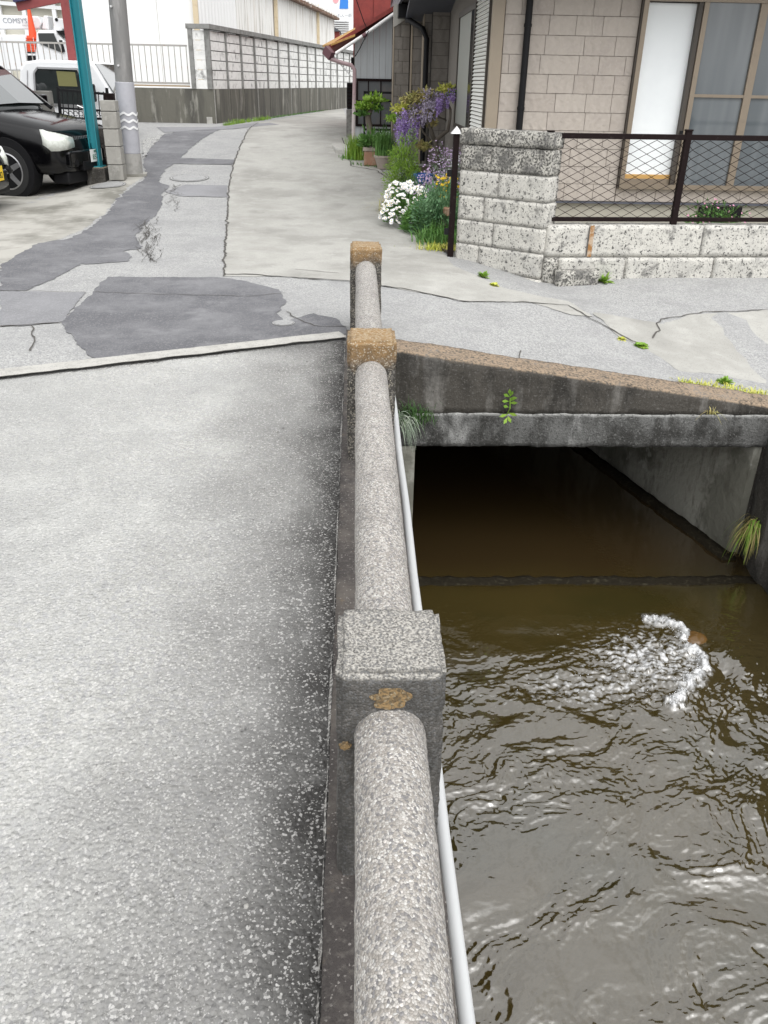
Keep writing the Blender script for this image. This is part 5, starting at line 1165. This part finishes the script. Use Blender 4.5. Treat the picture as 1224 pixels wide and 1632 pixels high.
rosette(1155,612,.075,.09,60,g_bright,'tufty bright weed at the roadside near the end of the headwall rim',86,lw=.25)
def strip(px0,py0,px1,py1,n,h,m,label,seed,off=0,name='roadside_weeds'):
    a=PG(px0,py0);b=PG(px1,py1); r=np.random.default_rng(seed); P=[]
    for _ in range(n):
        t_=r.uniform(0,1); x=a.x+(b.x-a.x)*t_+r.normal()*.03; y=a.y+(b.y-a.y)*t_+r.normal()*.05; P.append((x,y,zg(x,y)))
    V,F=blades(P,h,.008,seed,1.2,.5,3); o=arr_obj(name,V,F,m); tag(o,label,'weeds'); return o
strip(1085,612,1224,632,420,.05,g_yel,'yellowish creeping weeds along the back edge of the headwall rim',87)
strip(356,200,540,173,1300,.07,g_mid,'green weeds growing along the foot of the long retaining wall',88)
strip(358,201,430,190,420,.13,g_bright,'brighter weed clump at the near end of the long retaining wall',89)
strip(560,262,625,270,120,.07,g_mid,'low moss and weeds in the gap before the planters',90)
# weed growing from the headwall face
hw_=PY(808,660,5.085); t=thing('wall_weed','bright leafy weed growing out of the joint in the dark headwall','weed',tuple(hw_))
MB().tube([hw_,hw_+Vector((.01,-.03,.05)),hw_+Vector((.005,-.03,.12))],.004,6).build('stem',g_bright,t)
V=[];F=[]; r=np.random.default_rng(91)
for i,(dz,L,a) in enumerate([(.13,.05,1.2),(.12,.05,.2),(.13,.05,2.6),(.10,.05,3.0),(.09,.055,.1),(.06,.04,2.8),(.02,.06,-.2),(.01,.06,3.3),(-.01,.05,4.2),(.0,.05,5.2),(.10,.05,.7),(.14,.05,1.7)]):
    p=hw_+Vector((0,-.03,dz)); d=Vector((math.cos(a),-.3,math.sin(a))); s=Vector((-math.sin(a),-.1,math.cos(a)))*.012; b=len(V); V+=[tuple(p),tuple(p+d*L*.6+s),tuple(p+d*L),tuple(p+d*L*.6-s)]; F.append((b,b+1,b+2,b+3))
arr_obj('leaves',V,F,g_bright,t)
hw2=PY(1132,660,5.085); t=thing('wall_weed','small withered plant in the headwall joint near the right edge','weed',tuple(hw2)); V,F=blades([tuple(hw2+Vector((r.normal()*.02,-.01,0))) for _ in range(14)],.08,.006,92,1.5,.9); arr_obj('blades',V,F,g_tan,t)
# hanging grass tufts
def hang(name,label,c,n,L,m,seed,az,spr=.6,w_=.006):
    t=thing(name,label,'grass',tuple(c)); r=np.random.default_rng(seed); V=[];F=[]
    for i in range(n):
        a=az+r.normal()*spr; dx,dy=math.cos(a),math.sin(a); Ln=L*r.uniform(.4,1.1); up_=r.uniform(.1,.6); b=len(V); o_=Vector((r.normal()*.025,r.normal()*.02,r.normal()*.025))
        for k in range(6):
            tt=k/5; hx=Ln*.55*(tt**.8)*r.uniform(.98,1.02); z=Ln*(up_*tt-1.25*tt*tt*.8); p=Vector(c)+o_+Vector((dx*hx,dy*hx,z)); ww=w_*.5*(1-tt**2)+.0004
            V+=[tuple(p+Vector((-dy*ww,dx*ww,ww*.5))),tuple(p-Vector((-dy*ww,dx*ww,ww*.5)))]
        for k in range(5): F.append((b+2*k,b+2*k+1,b+2*k+3,b+2*k+2))
    arr_obj('blades',V,F,m,t); return t
c=PY(640,668,5.02); t=hang('hanging_grass','pale dry grass hanging over the left corner of the culvert beside the white pipe',c,90,.22,g_silver,93,-.5,.6,.004)
V,F=blades([tuple(c+Vector((abs(r.normal())*.10,-.01,r.normal()*.03))) for _ in range(160)],.14,.005,94,1.4,.9); arr_obj('green_blades',V,F,g_dk,t)
c=Vector((2.76,4.62,-1.02)); c=PX(1203,838,2.76); t=hang('bank_grass','green and straw grass tuft hanging from the bank wall at the right edge',c,160,.26,g_tan,95,3.4,1.1,.006)
for sd_,L_,az in ((96,.34,3.3),(97,.28,4.3),(98,.2,5)):
    q=hang('tmp','x',c,16 if sd_!=98 else 60,L_,g_bright,sd_,az,.5,.009); ch=[o for o in bpy.data.objects if o.parent==q][0]; ch.name='green_blades'; ch.parent=t; bpy.data.objects.remove(q)
# plants behind the chain link fence
gx=PY(1140,352,8.9)
t=thing('garden_plant','leafy plant with small pink flowers seen through the chain link fence','flowers',tuple(gx))
c=(gx.x,8.9,gx.z-.10); V,F=leafset(dome(c,.36,.14,.30,1300,99,.1),.045,.3,99); arr_obj('foliage',V,F,g_mid,t); flowers(t,dome(c,.40,.16,.34,46,98,.7),.03,f_pink,98,petals=5)
draped('garden_soil',[(1.9,8.2),(7,8.55),(7,9.97),(1.6,9.97),(1.6,8.3)],m_found,.14,jit=0,world=True,cell=.5,kind='structure')
MB().box(4.0,4.5,9.985,10.02,.14,.30).build('vent_grille',m_blk,ho)
# small stones and debris on the deck edge
db=MB(); rr=random.Random(77)
for k in range(520):
    y=rr.uniform(.15,5.1); x=-.07-abs(rr.gauss(0,.22)); rad=rr.uniform(.0015,.0045)*(1 if rr.random()<.93 else 1.6)
    db.add([(x+v.x*rad,y+v.y*rad*rr.uniform(.8,1.2),.004+v.z*rad*.6) for v in iv],iff)
o=db.build('loose_grit',mat('pale grit',(.34,.33,.31),.9,L=[('v',60,(.12,.12,.12),.5,.55,.8)]),kind='stuff'); o['label']='pale grit scattered along the foot of the bridge railing'; o['category']='grit'
S.cycles.max_bounces=6; S.cycles.diffuse_bounces=3; S.cycles.glossy_bounces=3
